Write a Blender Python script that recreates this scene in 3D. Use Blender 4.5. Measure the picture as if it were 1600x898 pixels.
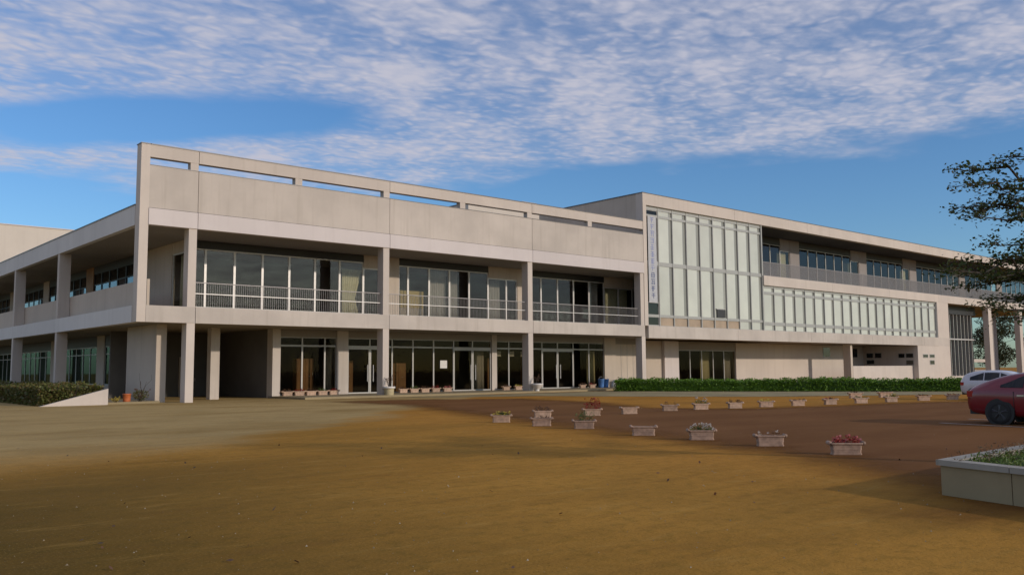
import bpy, math, random
import numpy as np
from mathutils import Vector, Matrix, Euler

scene = bpy.context.scene
for o in list(bpy.data.objects):
    bpy.data.objects.remove(o)
COL = scene.collection
R = math.radians

# ------------------------------------------------------------------ camera
cam_d = bpy.data.cameras.new('camera')
cam = bpy.data.objects.new('camera', cam_d)
COL.objects.link(cam)
right = Vector((0.75748506, -0.65281515, -0.00698317))
up = Vector((-0.05484073, -0.07428499, 0.99572799))
fwd = Vector((0.65054506, 0.75386611, 0.09207063))
cam.matrix_world = Matrix(((right.x, up.x, -fwd.x, -15.1842),
                           (right.y, up.y, -fwd.y, -47.0941),
                           (right.z, up.z, -fwd.z, 1.6),
                           (0, 0, 0, 1)))
cam_d.sensor_width = 36.0
cam_d.lens = 36.0 * 1391.08 / 1600.0
cam_d.clip_start = 0.1
cam_d.clip_end = 4000
scene.camera = cam

# ------------------------------------------------------------------ sky and sun
SUN_EL, SUN_AZ = 17.5, 158.0      # azimuth measured from +Y towards +X
w = bpy.data.worlds.new('World')
scene.world = w
w.use_nodes = True
nt = w.node_tree
nt.nodes.clear()


def N(t, typ, **kw):
    n = t.nodes.new(typ)
    for k, v in kw.items():
        if k.startswith('i_'):
            n.inputs[k[2:].replace('_', ' ')].default_value = v
        else:
            setattr(n, k, v)
    return n


def math_n(t, op, a, b=None, c=None, clamp=False):
    n = t.nodes.new('ShaderNodeMath')
    n.operation = op
    n.use_clamp = clamp
    for i, v in enumerate((a, b, c)):
        if v is None:
            continue
        if isinstance(v, (int, float)):
            n.inputs[i].default_value = v
        else:
            t.links.new(v, n.inputs[i])
    return n.outputs[0]


def smooth(t, v, lo, hi):
    n = t.nodes.new('ShaderNodeMapRange')
    n.interpolation_type = 'SMOOTHSTEP'
    t.links.new(v, n.inputs['Value'])
    n.inputs['From Min'].default_value = lo
    n.inputs['From Max'].default_value = hi
    n.clamp = True
    return n.outputs['Result']


sky = N(nt, 'ShaderNodeTexSky', sky_type='NISHITA', sun_disc=False)
sky.sun_elevation = R(SUN_EL)
sky.sun_rotation = R(SUN_AZ)
sky.altitude = 0
sky.air_density = 1.0
sky.dust_density = 0.6
sky.ozone_density = 1.6
tc = N(nt, 'ShaderNodeTexCoord')
sep = N(nt, 'ShaderNodeSeparateXYZ')
nt.links.new(tc.outputs['Generated'], sep.inputs[0])
dz = math_n(nt, 'MAXIMUM', sep.outputs['Z'], 0.02)
px = math_n(nt, 'DIVIDE', sep.outputs['X'], dz)
py = math_n(nt, 'DIVIDE', sep.outputs['Y'], dz)
cmb = N(nt, 'ShaderNodeCombineXYZ')
nt.links.new(px, cmb.inputs[0])
nt.links.new(py, cmb.inputs[1])
# the cloud sheet has a straight edge, a rift in it and rippled small puffs
warp = N(nt, 'ShaderNodeTexNoise', i_Scale=1.7, i_Detail=3.0)
nt.links.new(cmb.outputs[0], warp.inputs['Vector'])
mapn = N(nt, 'ShaderNodeMapping')
mapn.inputs['Rotation'].default_value = (0, 0, R(-41))
mapn.inputs['Scale'].default_value = (1.0, 1.25, 1.0)
nt.links.new(cmb.outputs[0], mapn.inputs['Vector'])
n1 = N(nt, 'ShaderNodeTexNoise', i_Scale=5.0, i_Detail=3.0, i_Roughness=0.5)
nt.links.new(mapn.outputs[0], n1.inputs['Vector'])
n2 = N(nt, 'ShaderNodeTexNoise', i_Scale=2.6, i_Detail=4.0, i_Roughness=0.5)
nt.links.new(mapn.outputs[0], n2.inputs['Vector'])
n3 = N(nt, 'ShaderNodeTexNoise', i_Scale=30.0, i_Detail=4.0, i_Roughness=0.6)
nt.links.new(mapn.outputs[0], n3.inputs['Vector'])
wob = N(nt, 'ShaderNodeTexNoise', i_Scale=8.0, i_Detail=2.0)
nt.links.new(mapn.outputs[0], wob.inputs['Vector'])
wadd = N(nt, 'ShaderNodeVectorMath', operation='MULTIPLY_ADD')
nt.links.new(wob.outputs['Color'], wadd.inputs[0])
wadd.inputs[1].default_value = (0.16, 0.16, 0.0)
nt.links.new(mapn.outputs[0], wadd.inputs[2])
vor = N(nt, 'ShaderNodeTexVoronoi', feature='SMOOTH_F1')
vor.inputs['Scale'].default_value = 17.0
vor.inputs['Smoothness'].default_value = 0.7
nt.links.new(wadd.outputs[0], vor.inputs['Vector'])
puff = math_n(nt, 'SUBTRACT', 1.0, math_n(nt, 'MULTIPLY', vor.outputs['Distance'], 1.35))
wv = math_n(nt, 'SUBTRACT', warp.outputs['Fac'], 0.5)
edge = math_n(nt, 'ADD', px, math_n(nt, 'MULTIPLY', py, 0.5))
edge = math_n(nt, 'ADD', edge, math_n(nt, 'MULTIPLY', wv, 1.6))
m_edge = smooth(nt, math_n(nt, 'SUBTRACT', 4.75, edge), -0.25, 0.45)
far = math_n(nt, 'ADD', py, math_n(nt, 'MULTIPLY', wv, 2.0))
m_far = smooth(nt, math_n(nt, 'SUBTRACT', 4.85, far), -0.35, 0.5)
rx = math_n(nt, 'SUBTRACT', px, 1.22)
ry = math_n(nt, 'SUBTRACT', py, 3.55)
ra = math_n(nt, 'ADD', math_n(nt, 'MULTIPLY', rx, 0.62), math_n(nt, 'MULTIPLY', ry, -0.78))
rb = math_n(nt, 'ADD', math_n(nt, 'MULTIPLY', rx, 0.78), math_n(nt, 'MULTIPLY', ry, 0.62))
rd = math_n(nt, 'ADD', math_n(nt, 'POWER', math_n(nt, 'DIVIDE', math_n(nt, 'ABSOLUTE', ra), 0.95), 2.0),
            math_n(nt, 'POWER', math_n(nt, 'DIVIDE', math_n(nt, 'ABSOLUTE', rb), 0.36), 2.0))
rd = math_n(nt, 'ADD', rd, math_n(nt, 'MULTIPLY', wv, 1.5))
m_rift = smooth(nt, rd, 0.45, 1.5)
cover = math_n(nt, 'MULTIPLY', math_n(nt, 'MULTIPLY', m_edge, m_far), m_rift)
tex = math_n(nt, 'ADD', math_n(nt, 'MULTIPLY', puff, 0.36), math_n(nt, 'MULTIPLY', n2.outputs['Fac'], 1.15))
tex = math_n(nt, 'ADD', tex, math_n(nt, 'MULTIPLY', n1.outputs['Fac'], 0.45))
tex = math_n(nt, 'ADD', tex, math_n(nt, 'MULTIPLY', n3.outputs['Fac'], 0.28))
tex = smooth(nt, tex, 0.70, 1.48)
thick = math_n(nt, 'MULTIPLY', math_n(nt, 'MULTIPLY', tex, cover), 0.80)
thin = math_n(nt, 'MULTIPLY', cover, 0.19)
cfac = math_n(nt, 'ADD', thick, thin, clamp=True)
hsv = N(nt, 'ShaderNodeHueSaturation', i_Saturation=1.12, i_Value=1.0)
nt.links.new(sky.outputs[0], hsv.inputs['Color'])
SKY_GAIN = N(nt, 'ShaderNodeMix', data_type='RGBA', blend_type='MULTIPLY')
SKY_GAIN.inputs['Factor'].default_value = 1.0
nt.links.new(hsv.outputs[0], SKY_GAIN.inputs[6])
SKY_GAIN.inputs[7].default_value = (0.74, 1.02, 1.36, 1)
mixc = N(nt, 'ShaderNodeMix', data_type='RGBA')
nt.links.new(cfac, mixc.inputs['Factor'])
nt.links.new(SKY_GAIN.outputs[2], mixc.inputs[6])
mixc.inputs[7].default_value = (5.2, 5.25, 6.2, 1)
bg = N(nt, 'ShaderNodeBackground')
bg.inputs['Strength'].default_value = 0.1
nt.links.new(mixc.outputs[2], bg.inputs['Color'])
wo = N(nt, 'ShaderNodeOutputWorld')
nt.links.new(bg.outputs[0], wo.inputs['Surface'])

sd = bpy.data.lights.new('sun', 'SUN')
sd.energy = 2.1
sd.angle = R(1.5)
sd.color = (1.0, 0.86, 0.73)
so = bpy.data.objects.new('sun', sd)
COL.objects.link(so)
ce = math.cos(R(SUN_EL))
sdir = Vector((math.sin(R(SUN_AZ)) * ce, math.cos(R(SUN_AZ)) * ce, math.sin(R(SUN_EL))))
so.rotation_euler = sdir.to_track_quat('Z', 'Y').to_euler()
so.location = (20, -80, 60)

scene.render.engine = 'CYCLES'
scene.view_settings.view_transform = 'Standard'
scene.view_settings.look = 'None'
scene.view_settings.exposure = 0.0
scene.view_settings.gamma = 1.0
scene.cycles.max_bounces = 8
scene.cycles.transparent_max_bounces = 16

# ------------------------------------------------------------------ materials


def new_mat(name):
    m = bpy.data.materials.new(name)
    m.use_nodes = True
    t = m.node_tree
    b = t.nodes['Principled BSDF']
    return m, t, b


def pos_noise(t, scale, detail=4.0, stretch=None, rough=0.55):
    g = N(t, 'ShaderNodeNewGeometry')
    v = g.outputs['Position']
    if stretch:
        mp = N(t, 'ShaderNodeMapping')
        mp.inputs['Scale'].default_value = stretch
        t.links.new(v, mp.inputs['Vector'])
        v = mp.outputs[0]
    n = N(t, 'ShaderNodeTexNoise', i_Scale=scale, i_Detail=detail, i_Roughness=rough)
    t.links.new(v, n.inputs['Vector'])
    return n.outputs['Fac']


def mixcol(t, fac, a, b):
    m = N(t, 'ShaderNodeMix', data_type='RGBA')
    if isinstance(fac, (int, float)):
        m.inputs['Factor'].default_value = fac
    else:
        t.links.new(fac, m.inputs['Factor'])
    for i, v in ((6, a), (7, b)):
        if isinstance(v, tuple):
            m.inputs[i].default_value = (*v, 1)
        else:
            t.links.new(v, m.inputs[i])
    return m.outputs[2]


def add_bump(t, b, fac, strength=0.3, dist=0.02):
    bp = N(t, 'ShaderNodeBump')
    bp.inputs['Strength'].default_value = strength
    bp.inputs['Distance'].default_value = dist
    t.links.new(fac, bp.inputs['Height'])
    t.links.new(bp.outputs[0], b.inputs['Normal'])


def concrete(name, c, var=0.25, stain=0.35, rough=0.9):
    m, t, b = new_mat(name)
    big = pos_noise(t, 0.35, 4)
    fine = pos_noise(t, 9.0, 6)
    streak = pos_noise(t, 1.0, 5, (2.6, 2.6, 0.16))
    dk = tuple(x * (1 - var) for x in c)
    c1 = mixcol(t, smooth(t, big, 0.3, 0.7), dk, c)
    c2 = mixcol(t, math_n(t, 'MULTIPLY', smooth(t, streak, 0.50, 0.74), stain), c1,
                (c[0] * 0.55, c[1] * 0.53, c[2] * 0.48))
    c3 = mixcol(t, math_n(t, 'MULTIPLY', smooth(t, fine, 0.35, 0.8), 0.22), c2, dk)
    t.links.new(c3, b.inputs['Base Color'])
    b.inputs['Roughness'].default_value = rough
    add_bump(t, b, fine, 0.25, 0.01)
    return m


def plain(name, c, rough=0.6, metal=0.0, var=0.12, scale=6.0):
    m, t, b = new_mat(name)
    n = pos_noise(t, scale, 4)
    dk = tuple(x * (1 - var) for x in c)
    t.links.new(mixcol(t, smooth(t, n, 0.3, 0.7), dk, c), b.inputs['Base Color'])
    b.inputs['Roughness'].default_value = rough
    b.inputs['Metallic'].default_value = metal
    return m


def vary(name, amount):
    t = M[name].node_tree
    b = t.nodes['Principled BSDF']
    src = b.inputs['Base Color'].links[0].from_socket
    oi = N(t, 'ShaderNodeObjectInfo')
    f = math_n(t, 'ADD', math_n(t, 'MULTIPLY', oi.outputs['Random'], amount), 1.0 - amount * 0.75)
    m = N(t, 'ShaderNodeMix', data_type='RGBA', blend_type='MULTIPLY')
    m.inputs['Factor'].default_value = 1.0
    t.links.new(src, m.inputs[6])
    t.links.new(f, m.inputs[7])
    t.links.new(m.outputs[2], b.inputs['Base Color'])


def glass(name, tint=(0.42, 0.46, 0.46), refl=0.035, gcol=(0.9, 0.95, 1.0), k=0.4):
    m = bpy.data.materials.new(name)
    m.use_nodes = True
    t = m.node_tree
    t.nodes.clear()
    tr = N(t, 'ShaderNodeBsdfTransparent')
    tr.inputs[0].default_value = (*tint, 1)
    gl = N(t, 'ShaderNodeBsdfGlossy')
    gl.inputs['Color'].default_value = (*gcol, 1)
    gl.inputs['Roughness'].default_value = 0.03
    fr = N(t, 'ShaderNodeFresnel')
    fr.inputs['IOR'].default_value = 1.45
    ge = N(t, 'ShaderNodeNewGeometry')
    f = math_n(t, 'ADD', math_n(t, 'MULTIPLY', fr.outputs[0], k), refl, clamp=True)
    f = math_n(t, 'MULTIPLY', f, math_n(t, 'SUBTRACT', 1.0, ge.outputs['Backfacing']))
    mx = N(t, 'ShaderNodeMixShader')
    t.links.new(f, mx.inputs[0])
    t.links.new(tr.outputs[0], mx.inputs[1])
    t.links.new(gl.outputs[0], mx.inputs[2])
    o = N(t, 'ShaderNodeOutputMaterial')
    t.links.new(mx.outputs[0], o.inputs[0])
    return m


def leafy(name, cols, rough=0.6, trans=0.25):
    m = bpy.data.materials.new(name)
    m.use_nodes = True
    t = m.node_tree
    b = t.nodes['Principled BSDF']
    g = N(t, 'ShaderNodeNewGeometry')
    rp = N(t, 'ShaderNodeValToRGB')
    rp.color_ramp.elements[0].color = (*cols[0], 1)
    rp.color_ramp.elements[1].color = (*cols[-1], 1)
    for i, c in enumerate(cols[1:-1]):
        e = rp.color_ramp.elements.new((i + 1) / (len(cols) - 1))
        e.color = (*c, 1)
    t.links.new(g.outputs['Random Per Island'], rp.inputs[0])
    t.links.new(rp.outputs[0], b.inputs['Base Color'])
    b.inputs['Roughness'].default_value = rough
    tl = N(t, 'ShaderNodeBsdfTranslucent')
    t.links.new(rp.outputs[0], tl.inputs[0])
    mx = N(t, 'ShaderNodeMixShader')
    mx.inputs[0].default_value = trans
    t.links.new(b.outputs[0], mx.inputs[1])
    t.links.new(tl.outputs[0], mx.inputs[2])
    t.links.new(mx.outputs[0], t.nodes['Material Output'].inputs[0])
    return m


M = {}
M['conc'] = concrete('warm_concrete', (0.60, 0.535, 0.465), 0.17, 0.30)
M['conc_band'] = concrete('pale_painted_band', (0.66, 0.60, 0.57), 0.07, 0.12)
M['conc_left_lift'] = concrete('shade_lifted_concrete', (0.72, 0.69, 0.65), 0.08, 0.16)  # lighter concrete copy, brightens the shaded left wing face through its colour
M['conc_frame'] = concrete('pale_concrete_frame', (0.63, 0.555, 0.48), 0.10, 0.20)
M['conc_grey'] = concrete('grey_concrete', (0.56, 0.48, 0.39), 0.12, 0.22)
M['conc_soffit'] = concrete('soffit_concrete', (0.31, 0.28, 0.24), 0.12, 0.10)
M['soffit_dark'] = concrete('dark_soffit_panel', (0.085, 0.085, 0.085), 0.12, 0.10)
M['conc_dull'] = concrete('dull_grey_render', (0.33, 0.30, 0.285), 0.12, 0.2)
M['beige'] = concrete('beige_wall', (0.64, 0.57, 0.48), 0.06, 0.12)
M['joint'] = plain('joint_sealant', (0.10, 0.09, 0.085), 0.9)
M['coping'] = plain('metal_coping', (0.12, 0.12, 0.125), 0.45, 0.3)
M['alu'] = plain('pale_aluminium', (0.62, 0.60, 0.57), 0.4, 0.2)
M['alu_dull'] = plain('dull_aluminium', (0.42, 0.41, 0.38), 0.45, 0.2)
M['dark_metal'] = plain('dark_header_metal', (0.022, 0.024, 0.026), 0.5)
M['rail'] = plain('railing_steel', (0.30, 0.28, 0.27), 0.5, 0.2)
M['glass'] = glass('window_glass', (0.82, 0.82, 0.80), 0.035, (1.0, 0.95, 0.9), 0.38)
M['glass_dark'] = glass('storefront_glass', (0.72, 0.70, 0.64), 0.0, (1.0, 0.95, 0.85), 0.16)
M['glass_blue'] = glass('side_window_glass', (0.34, 0.37, 0.38), 0.07, (0.9, 0.95, 1.0), 0.8)
M['glass_top'] = glass('top_floor_glass', (0.45, 0.47, 0.48), 0.03, (0.95, 0.95, 1.0), 0.4)
M['glass_green'] = glass('green_tinted_glass', (0.30, 0.46, 0.40), 0.02, (0.6, 0.85, 0.75), 0.35)
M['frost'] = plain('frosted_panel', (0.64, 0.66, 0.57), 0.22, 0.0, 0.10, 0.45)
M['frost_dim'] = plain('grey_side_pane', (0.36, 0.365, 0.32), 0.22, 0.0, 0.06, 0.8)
M['panel_bar'] = plain('grey_panel_bar', (0.40, 0.40, 0.37), 0.4, 0.1)
M['mullion_grey'] = plain('grey_mullion', (0.42, 0.42, 0.385), 0.4, 0.1)
M['wood_low'] = plain('tan_low_panel', (0.42, 0.32, 0.22), 0.6, 0.0, 0.2, 0.9)
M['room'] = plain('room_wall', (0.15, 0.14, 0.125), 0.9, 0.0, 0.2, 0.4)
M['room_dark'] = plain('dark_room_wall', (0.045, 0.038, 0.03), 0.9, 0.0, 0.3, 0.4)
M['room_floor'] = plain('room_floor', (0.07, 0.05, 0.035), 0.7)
M['cabinet'] = plain('brown_cabinet_wood', (0.34, 0.17, 0.065), 0.6, 0.0, 0.3, 1.2)
M['curtain'] = plain('cream_curtain', (0.72, 0.68, 0.45), 0.9)
M['curtain_grey'] = plain('grey_curtain', (0.48, 0.46, 0.42), 0.9)
M['yellow_panel'] = plain('yellow_partition', (0.58, 0.44, 0.16), 0.7)
M['white'] = plain('white_paper', (0.75, 0.74, 0.70), 0.8)
M['blue_print'] = plain('blue_print', (0.25, 0.29, 0.50), 0.7)
M['banner_cloth'] = plain('lilac_white_cloth', (0.50, 0.51, 0.52), 0.8)
M['navy_print'] = plain('navy_print', (0.08, 0.11, 0.24), 0.7)
M['planter'] = plain('pink_cream_plastic', (0.56, 0.38, 0.26), 0.55, 0.0, 0.35, 9.0)
M['planter_old'] = plain('faded_mauve_plastic', (0.42, 0.28, 0.20), 0.6, 0.0, 0.4, 9.0)
M['soil'] = plain('potting_soil', (0.07, 0.045, 0.03), 1.0)
M['pot_white'] = plain('white_pot_glaze', (0.72, 0.68, 0.62), 0.5)
M['pot_cream'] = plain('cream_pot', (0.50, 0.42, 0.24), 0.6)
M['orange'] = plain('orange_plastic', (0.55, 0.15, 0.05), 0.5)
M['blue'] = plain('blue_plastic', (0.10, 0.24, 0.55), 0.5)
M['bed_wall'] = concrete('weathered_bed_concrete', (0.33, 0.265, 0.15), 0.28, 0.60)
M['bed_cap'] = concrete('bed_cap_concrete', (0.37, 0.345, 0.29), 0.25, 0.5)
M['bark'] = plain('bark', (0.065, 0.05, 0.038), 0.95, 0.0, 0.4, 12.0)
M['tyre'] = plain('tyre_rubber', (0.018, 0.018, 0.018), 0.8)
M['rim'] = plain('wheel_rim', (0.30, 0.30, 0.31), 0.35, 0.8)
M['rim_dark'] = plain('dark_wheel_rim', (0.07, 0.07, 0.075), 0.35, 0.7)
M['car_glass'] = plain('car_window', (0.008, 0.009, 0.01), 0.06, 0.0, 0.0)
M['chrome'] = plain('chrome_trim', (0.7, 0.7, 0.7), 0.2, 1.0, 0.05)
M['tail'] = plain('tail_light_red', (0.35, 0.012, 0.012), 0.15)
M['plate'] = plain('number_plate_white', (0.7, 0.7, 0.68), 0.5)
M['black_plastic'] = plain('black_plastic', (0.015, 0.015, 0.015), 0.5)
M['paint_line'] = plain('worn_white_paint', (0.50, 0.44, 0.38), 0.85, 0.0, 0.45, 5.0)
for nm, c in (('paint_red', (0.20, 0.006, 0.015)), ('paint_white', (0.62, 0.62, 0.64))):
    m, t, b = new_mat(nm)
    n = pos_noise(t, 3.0, 3)
    t.links.new(mixcol(t, n, tuple(x * 0.85 for x in c), c), b.inputs['Base Color'])
    b.inputs['Roughness'].default_value = 0.32
    b.inputs['Coat Weight'].default_value = 0.8
    b.inputs['Coat Roughness'].default_value = 0.06
    M[nm] = m
M['hedge'] = leafy('green_hedge_leaves', [(0.05, 0.115, 0.008), (0.12, 0.24, 0.016), (0.19, 0.34, 0.025)])
M['azalea'] = leafy('brown_green_hedge_leaves', [(0.065, 0.085, 0.018), (0.13, 0.15, 0.03), (0.17, 0.105, 0.04), (0.13, 0.16, 0.035)])
M['tree'] = leafy('dark_tree_leaves', [(0.02, 0.038, 0.012), (0.045, 0.075, 0.018), (0.07, 0.095, 0.024), (0.095, 0.065, 0.02)], 0.55, 0.42)
M['far_tree'] = leafy('far_tree_leaves', [(0.02, 0.035, 0.014), (0.05, 0.07, 0.025), (0.09, 0.075, 0.03)])
M['bed_green'] = leafy('bed_ground_cover', [(0.05, 0.09, 0.012), (0.09, 0.15, 0.02), (0.14, 0.19, 0.03)])
M['dry'] = leafy('dry_weeds', [(0.10, 0.05, 0.03), (0.16, 0.10, 0.05), (0.07, 0.06, 0.025)])
M['fl_red'] = leafy('red_flower_leaves', [(0.26, 0.012, 0.012), (0.40, 0.03, 0.025), (0.12, 0.03, 0.015)])
M['fl_pink'] = leafy('pink_flowers', [(0.55, 0.12, 0.12), (0.62, 0.24, 0.22), (0.42, 0.07, 0.08)])
M['fl_yellow'] = leafy('yellow_flowers', [(0.55, 0.38, 0.03), (0.6, 0.5, 0.12), (0.4, 0.3, 0.04)])
M['fl_white'] = leafy('white_flowers', [(0.7, 0.66, 0.58), (0.6, 0.5, 0.44)])
M['fl_green'] = leafy('planter_leaves', [(0.05, 0.09, 0.02), (0.10, 0.15, 0.03), (0.15, 0.14, 0.04)])
M['fl_brown'] = leafy('wilted_leaves', [(0.10, 0.05, 0.025), (0.16, 0.075, 0.04), (0.06, 0.045, 0.02)])


def ground_material():
    m, t, b = new_mat('packed_earth')
    g = N(t, 'ShaderNodeNewGeometry')
    sp = N(t, 'ShaderNodeSeparateXYZ')
    t.links.new(g.outputs['Position'], sp.inputs[0])
    X, Y = sp.outputs[0], sp.outputs[1]
    big = pos_noise(t, 0.09, 5)
    mid = pos_noise(t, 0.55, 5, (0.75, 1.1, 1))
    fine = pos_noise(t, 5.0, 6, None, 0.65)
    grit = pos_noise(t, 38.0, 4, None, 0.7)
    c = mixcol(t, smooth(t, big, 0.35, 0.65), (0.40, 0.200, 0.036), (0.46, 0.24, 0.046))
    c = mixcol(t, math_n(t, 'MULTIPLY', smooth(t, mid, 0.42, 0.72), 0.55), c, (0.30, 0.155, 0.030))
    c = mixcol(t, math_n(t, 'MULTIPLY', smooth(t, fine, 0.45, 0.7), 0.55), c, (0.24, 0.14, 0.024))
    # redder sand spread along the drive
    dred = math_n(t, 'ADD', math_n(t, 'SUBTRACT', X, math_n(t, 'MULTIPLY', Y, 0.22)),
                  math_n(t, 'MULTIPLY', math_n(t, 'SUBTRACT', big, 0.5), 14.0))
    c = mixcol(t, math_n(t, 'MULTIPLY', smooth(t, dred, 1.5, 10.0), 0.28), c, (0.42, 0.15, 0.026))
    # greyer gravel apron in front of the corner
    wob = math_n(t, 'ADD', math_n(t, 'MULTIPLY', math_n(t, 'SUBTRACT', mid, 0.5), 4.0),
                 math_n(t, 'MULTIPLY', math_n(t, 'SUBTRACT', big, 0.5), 6.0))
    l1 = math_n(t, 'ADD', math_n(t, 'SUBTRACT', Y, math_n(t, 'MULTIPLY', X, 0.95)), wob)
    l2 = math_n(t, 'ADD', Y, wob)
    a1 = smooth(t, l1, -22.8, -20.6)
    a2 = smooth(t, l2, -32.0, -25.0)
    grey = math_n(t, 'MULTIPLY', math_n(t, 'MULTIPLY', a1, a2), 0.9)
    gc = mixcol(t, smooth(t, mid, 0.35, 0.7), (0.44, 0.325, 0.145), (0.38, 0.28, 0.125))
    gc = mixcol(t, math_n(t, 'MULTIPLY', smooth(t, fine, 0.45, 0.8), 0.4), gc, (0.32, 0.24, 0.11))
    c = mixcol(t, grey, c, gc)
    # olive mossy soil left of the apron, with near-corner shade painted in
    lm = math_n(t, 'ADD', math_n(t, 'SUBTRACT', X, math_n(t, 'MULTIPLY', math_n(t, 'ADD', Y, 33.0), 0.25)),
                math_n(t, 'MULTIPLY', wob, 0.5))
    moss_shade = math_n(t, 'SUBTRACT', 1.0, smooth(t, lm, -13.5, -5.0))
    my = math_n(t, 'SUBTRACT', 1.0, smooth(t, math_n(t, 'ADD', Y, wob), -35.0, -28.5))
    moss_shade = math_n(t, 'MULTIPLY', math_n(t, 'MULTIPLY', moss_shade, my), 0.9)
    c = mixcol(t, moss_shade, c, (0.060, 0.046, 0.010))
    c = mixcol(t, math_n(t, 'MULTIPLY', smooth(t, grit, 0.55, 0.70), 0.60), c, (0.46, 0.28, 0.08))
    c = mixcol(t, math_n(t, 'MULTIPLY', smooth(t, grit, 0.46, 0.32), 0.60), c, (0.085, 0.05, 0.015))
    t.links.new(c, b.inputs['Base Color'])
    b.inputs['Roughness'].default_value = 0.95
    b.inputs['Specular IOR Level'].default_value = 0.04
    dark_patches = pos_noise(t, 0.16, 5, (0.7, 1.6, 1), 0.6)
    c = mixcol(t, math_n(t, 'MULTIPLY', smooth(t, dark_patches, 0.47, 0.66), 0.40), c, (0.20, 0.115, 0.026))  # broad random patches of darker ground
    # scuffed streaks left by feet, rakes and wheels
    st = pos_noise(t, 1.0, 6, (0.5, 2.4, 1), 0.7)
    c2 = mixcol(t, math_n(t, 'MULTIPLY', smooth(t, st, 0.50, 0.72), 0.38), c, (0.185, 0.098, 0.024))
    c2 = mixcol(t, math_n(t, 'MULTIPLY', smooth(t, st, 0.46, 0.30), 0.26), c2, (0.50, 0.30, 0.085))
    t.links.new(c2, b.inputs['Base Color'])
    mid2 = pos_noise(t, 1.6, 5, None, 0.6)
    h = math_n(t, 'ADD', math_n(t, 'MULTIPLY', fine, 0.35), math_n(t, 'MULTIPLY', grit, 0.12))
    h = math_n(t, 'ADD', h, math_n(t, 'MULTIPLY', mid2, 0.7))
    add_bump(t, b, h, 0.8, 0.05)
    return m


def asphalt_material():
    m, t, b = new_mat('brown_dusty_asphalt')
    mid = pos_noise(t, 0.35, 5, (0.5, 1.3, 1))
    fine = pos_noise(t, 3.0, 6, None, 0.65)
    grit = pos_noise(t, 55.0, 3, None, 0.7)
    c = mixcol(t, smooth(t, mid, 0.35, 0.65), (0.155, 0.068, 0.022), (0.195, 0.09, 0.032))
    c = mixcol(t, math_n(t, 'MULTIPLY', smooth(t, fine, 0.5, 0.8), 0.5), c, (0.22, 0.11, 0.045))
    c = mixcol(t, math_n(t, 'MULTIPLY', smooth(t, grit, 0.55, 0.75), 0.35), c, (0.20, 0.135, 0.085))
    t.links.new(c, b.inputs['Base Color'])
    b.inputs['Roughness'].default_value = 0.9
    b.inputs['Specular IOR Level'].default_value = 0.06
    add_bump(t, b, grit, 0.4, 0.01)
    return m


vary('frost', 0.16)
vary('frost_dim', 0.35)
vary('planter', 0.35)
vary('planter_old', 0.3)
for k_ in ('conc', 'conc_band', 'conc_frame', 'conc_left_lift', 'conc_grey'):
    vary(k_, 0.07)
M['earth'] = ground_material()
M['asphalt'] = asphalt_material()
M['pebble'] = leafy('pebble_stone', [(0.10, 0.08, 0.05), (0.30, 0.24, 0.15), (0.20, 0.16, 0.10), (0.42, 0.37, 0.28)], 0.9, 0.0)
M['pave'] = concrete('pale_paving', (0.34, 0.27, 0.15), 0.2, 0.2)
M['dry_soil'] = concrete('dry_tan_soil', (0.33, 0.265, 0.125), 0.35, 0.3)

# ------------------------------------------------------------------ helpers
WLOC = {}          # world position of every parent (no rotation)
BOXES = {}


def tag(o, label=None, cat=None, group=None, kind=None):
    if label:
        o['label'] = label
    if cat:
        o['category'] = cat
    if group:
        o['group'] = group
    if kind:
        o['kind'] = kind
    return o


def empty(name, loc, label=None, cat=None, group=None, rz=0.0):
    o = bpy.data.objects.new(name, None)
    o.empty_display_size = 0.3
    COL.objects.link(o)
    o.location = loc
    o.rotation_euler = (0, 0, rz)
    WLOC[o.name] = Vector(loc)
    return tag(o, label, cat, group)


def place(o, parent, loc):
    loc = Vector(loc)
    COL.objects.link(o)
    if parent is not None:
        o.parent = parent
        o.location = loc - WLOC[parent.name]
    else:
        o.location = loc
    WLOC[o.name] = loc
    return o


CF = [(0, 3, 2, 1), (4, 5, 6, 7), (0, 1, 5, 4), (1, 2, 6, 5), (2, 3, 7, 6), (3, 0, 4, 7)]


def cube_vf(x0, x1, y0, y1, z0, z1):
    return [(x0, y0, z0), (x1, y0, z0), (x1, y1, z0), (x0, y1, z0),
            (x0, y0, z1), (x1, y0, z1), (x1, y1, z1), (x0, y1, z1)]


def box(name, x0, x1, y0, y1, z0, z1, mat, parent=None):
    a, b, c = round((x1 - x0) / 2, 4), round((y1 - y0) / 2, 4), round((z1 - z0) / 2, 4)
    key = (a, b, c, mat)
    me = BOXES.get(key)
    if me is None:
        me = bpy.data.meshes.new(name)
        me.from_pydata(cube_vf(-a, a, -b, b, -c, c), [], CF)
        me.materials.append(M[mat])
        BOXES[key] = me
    o = bpy.data.objects.new(name, me)
    return place(o, parent, ((x0 + x1) / 2, (y0 + y1) / 2, (z0 + z1) / 2))


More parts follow.
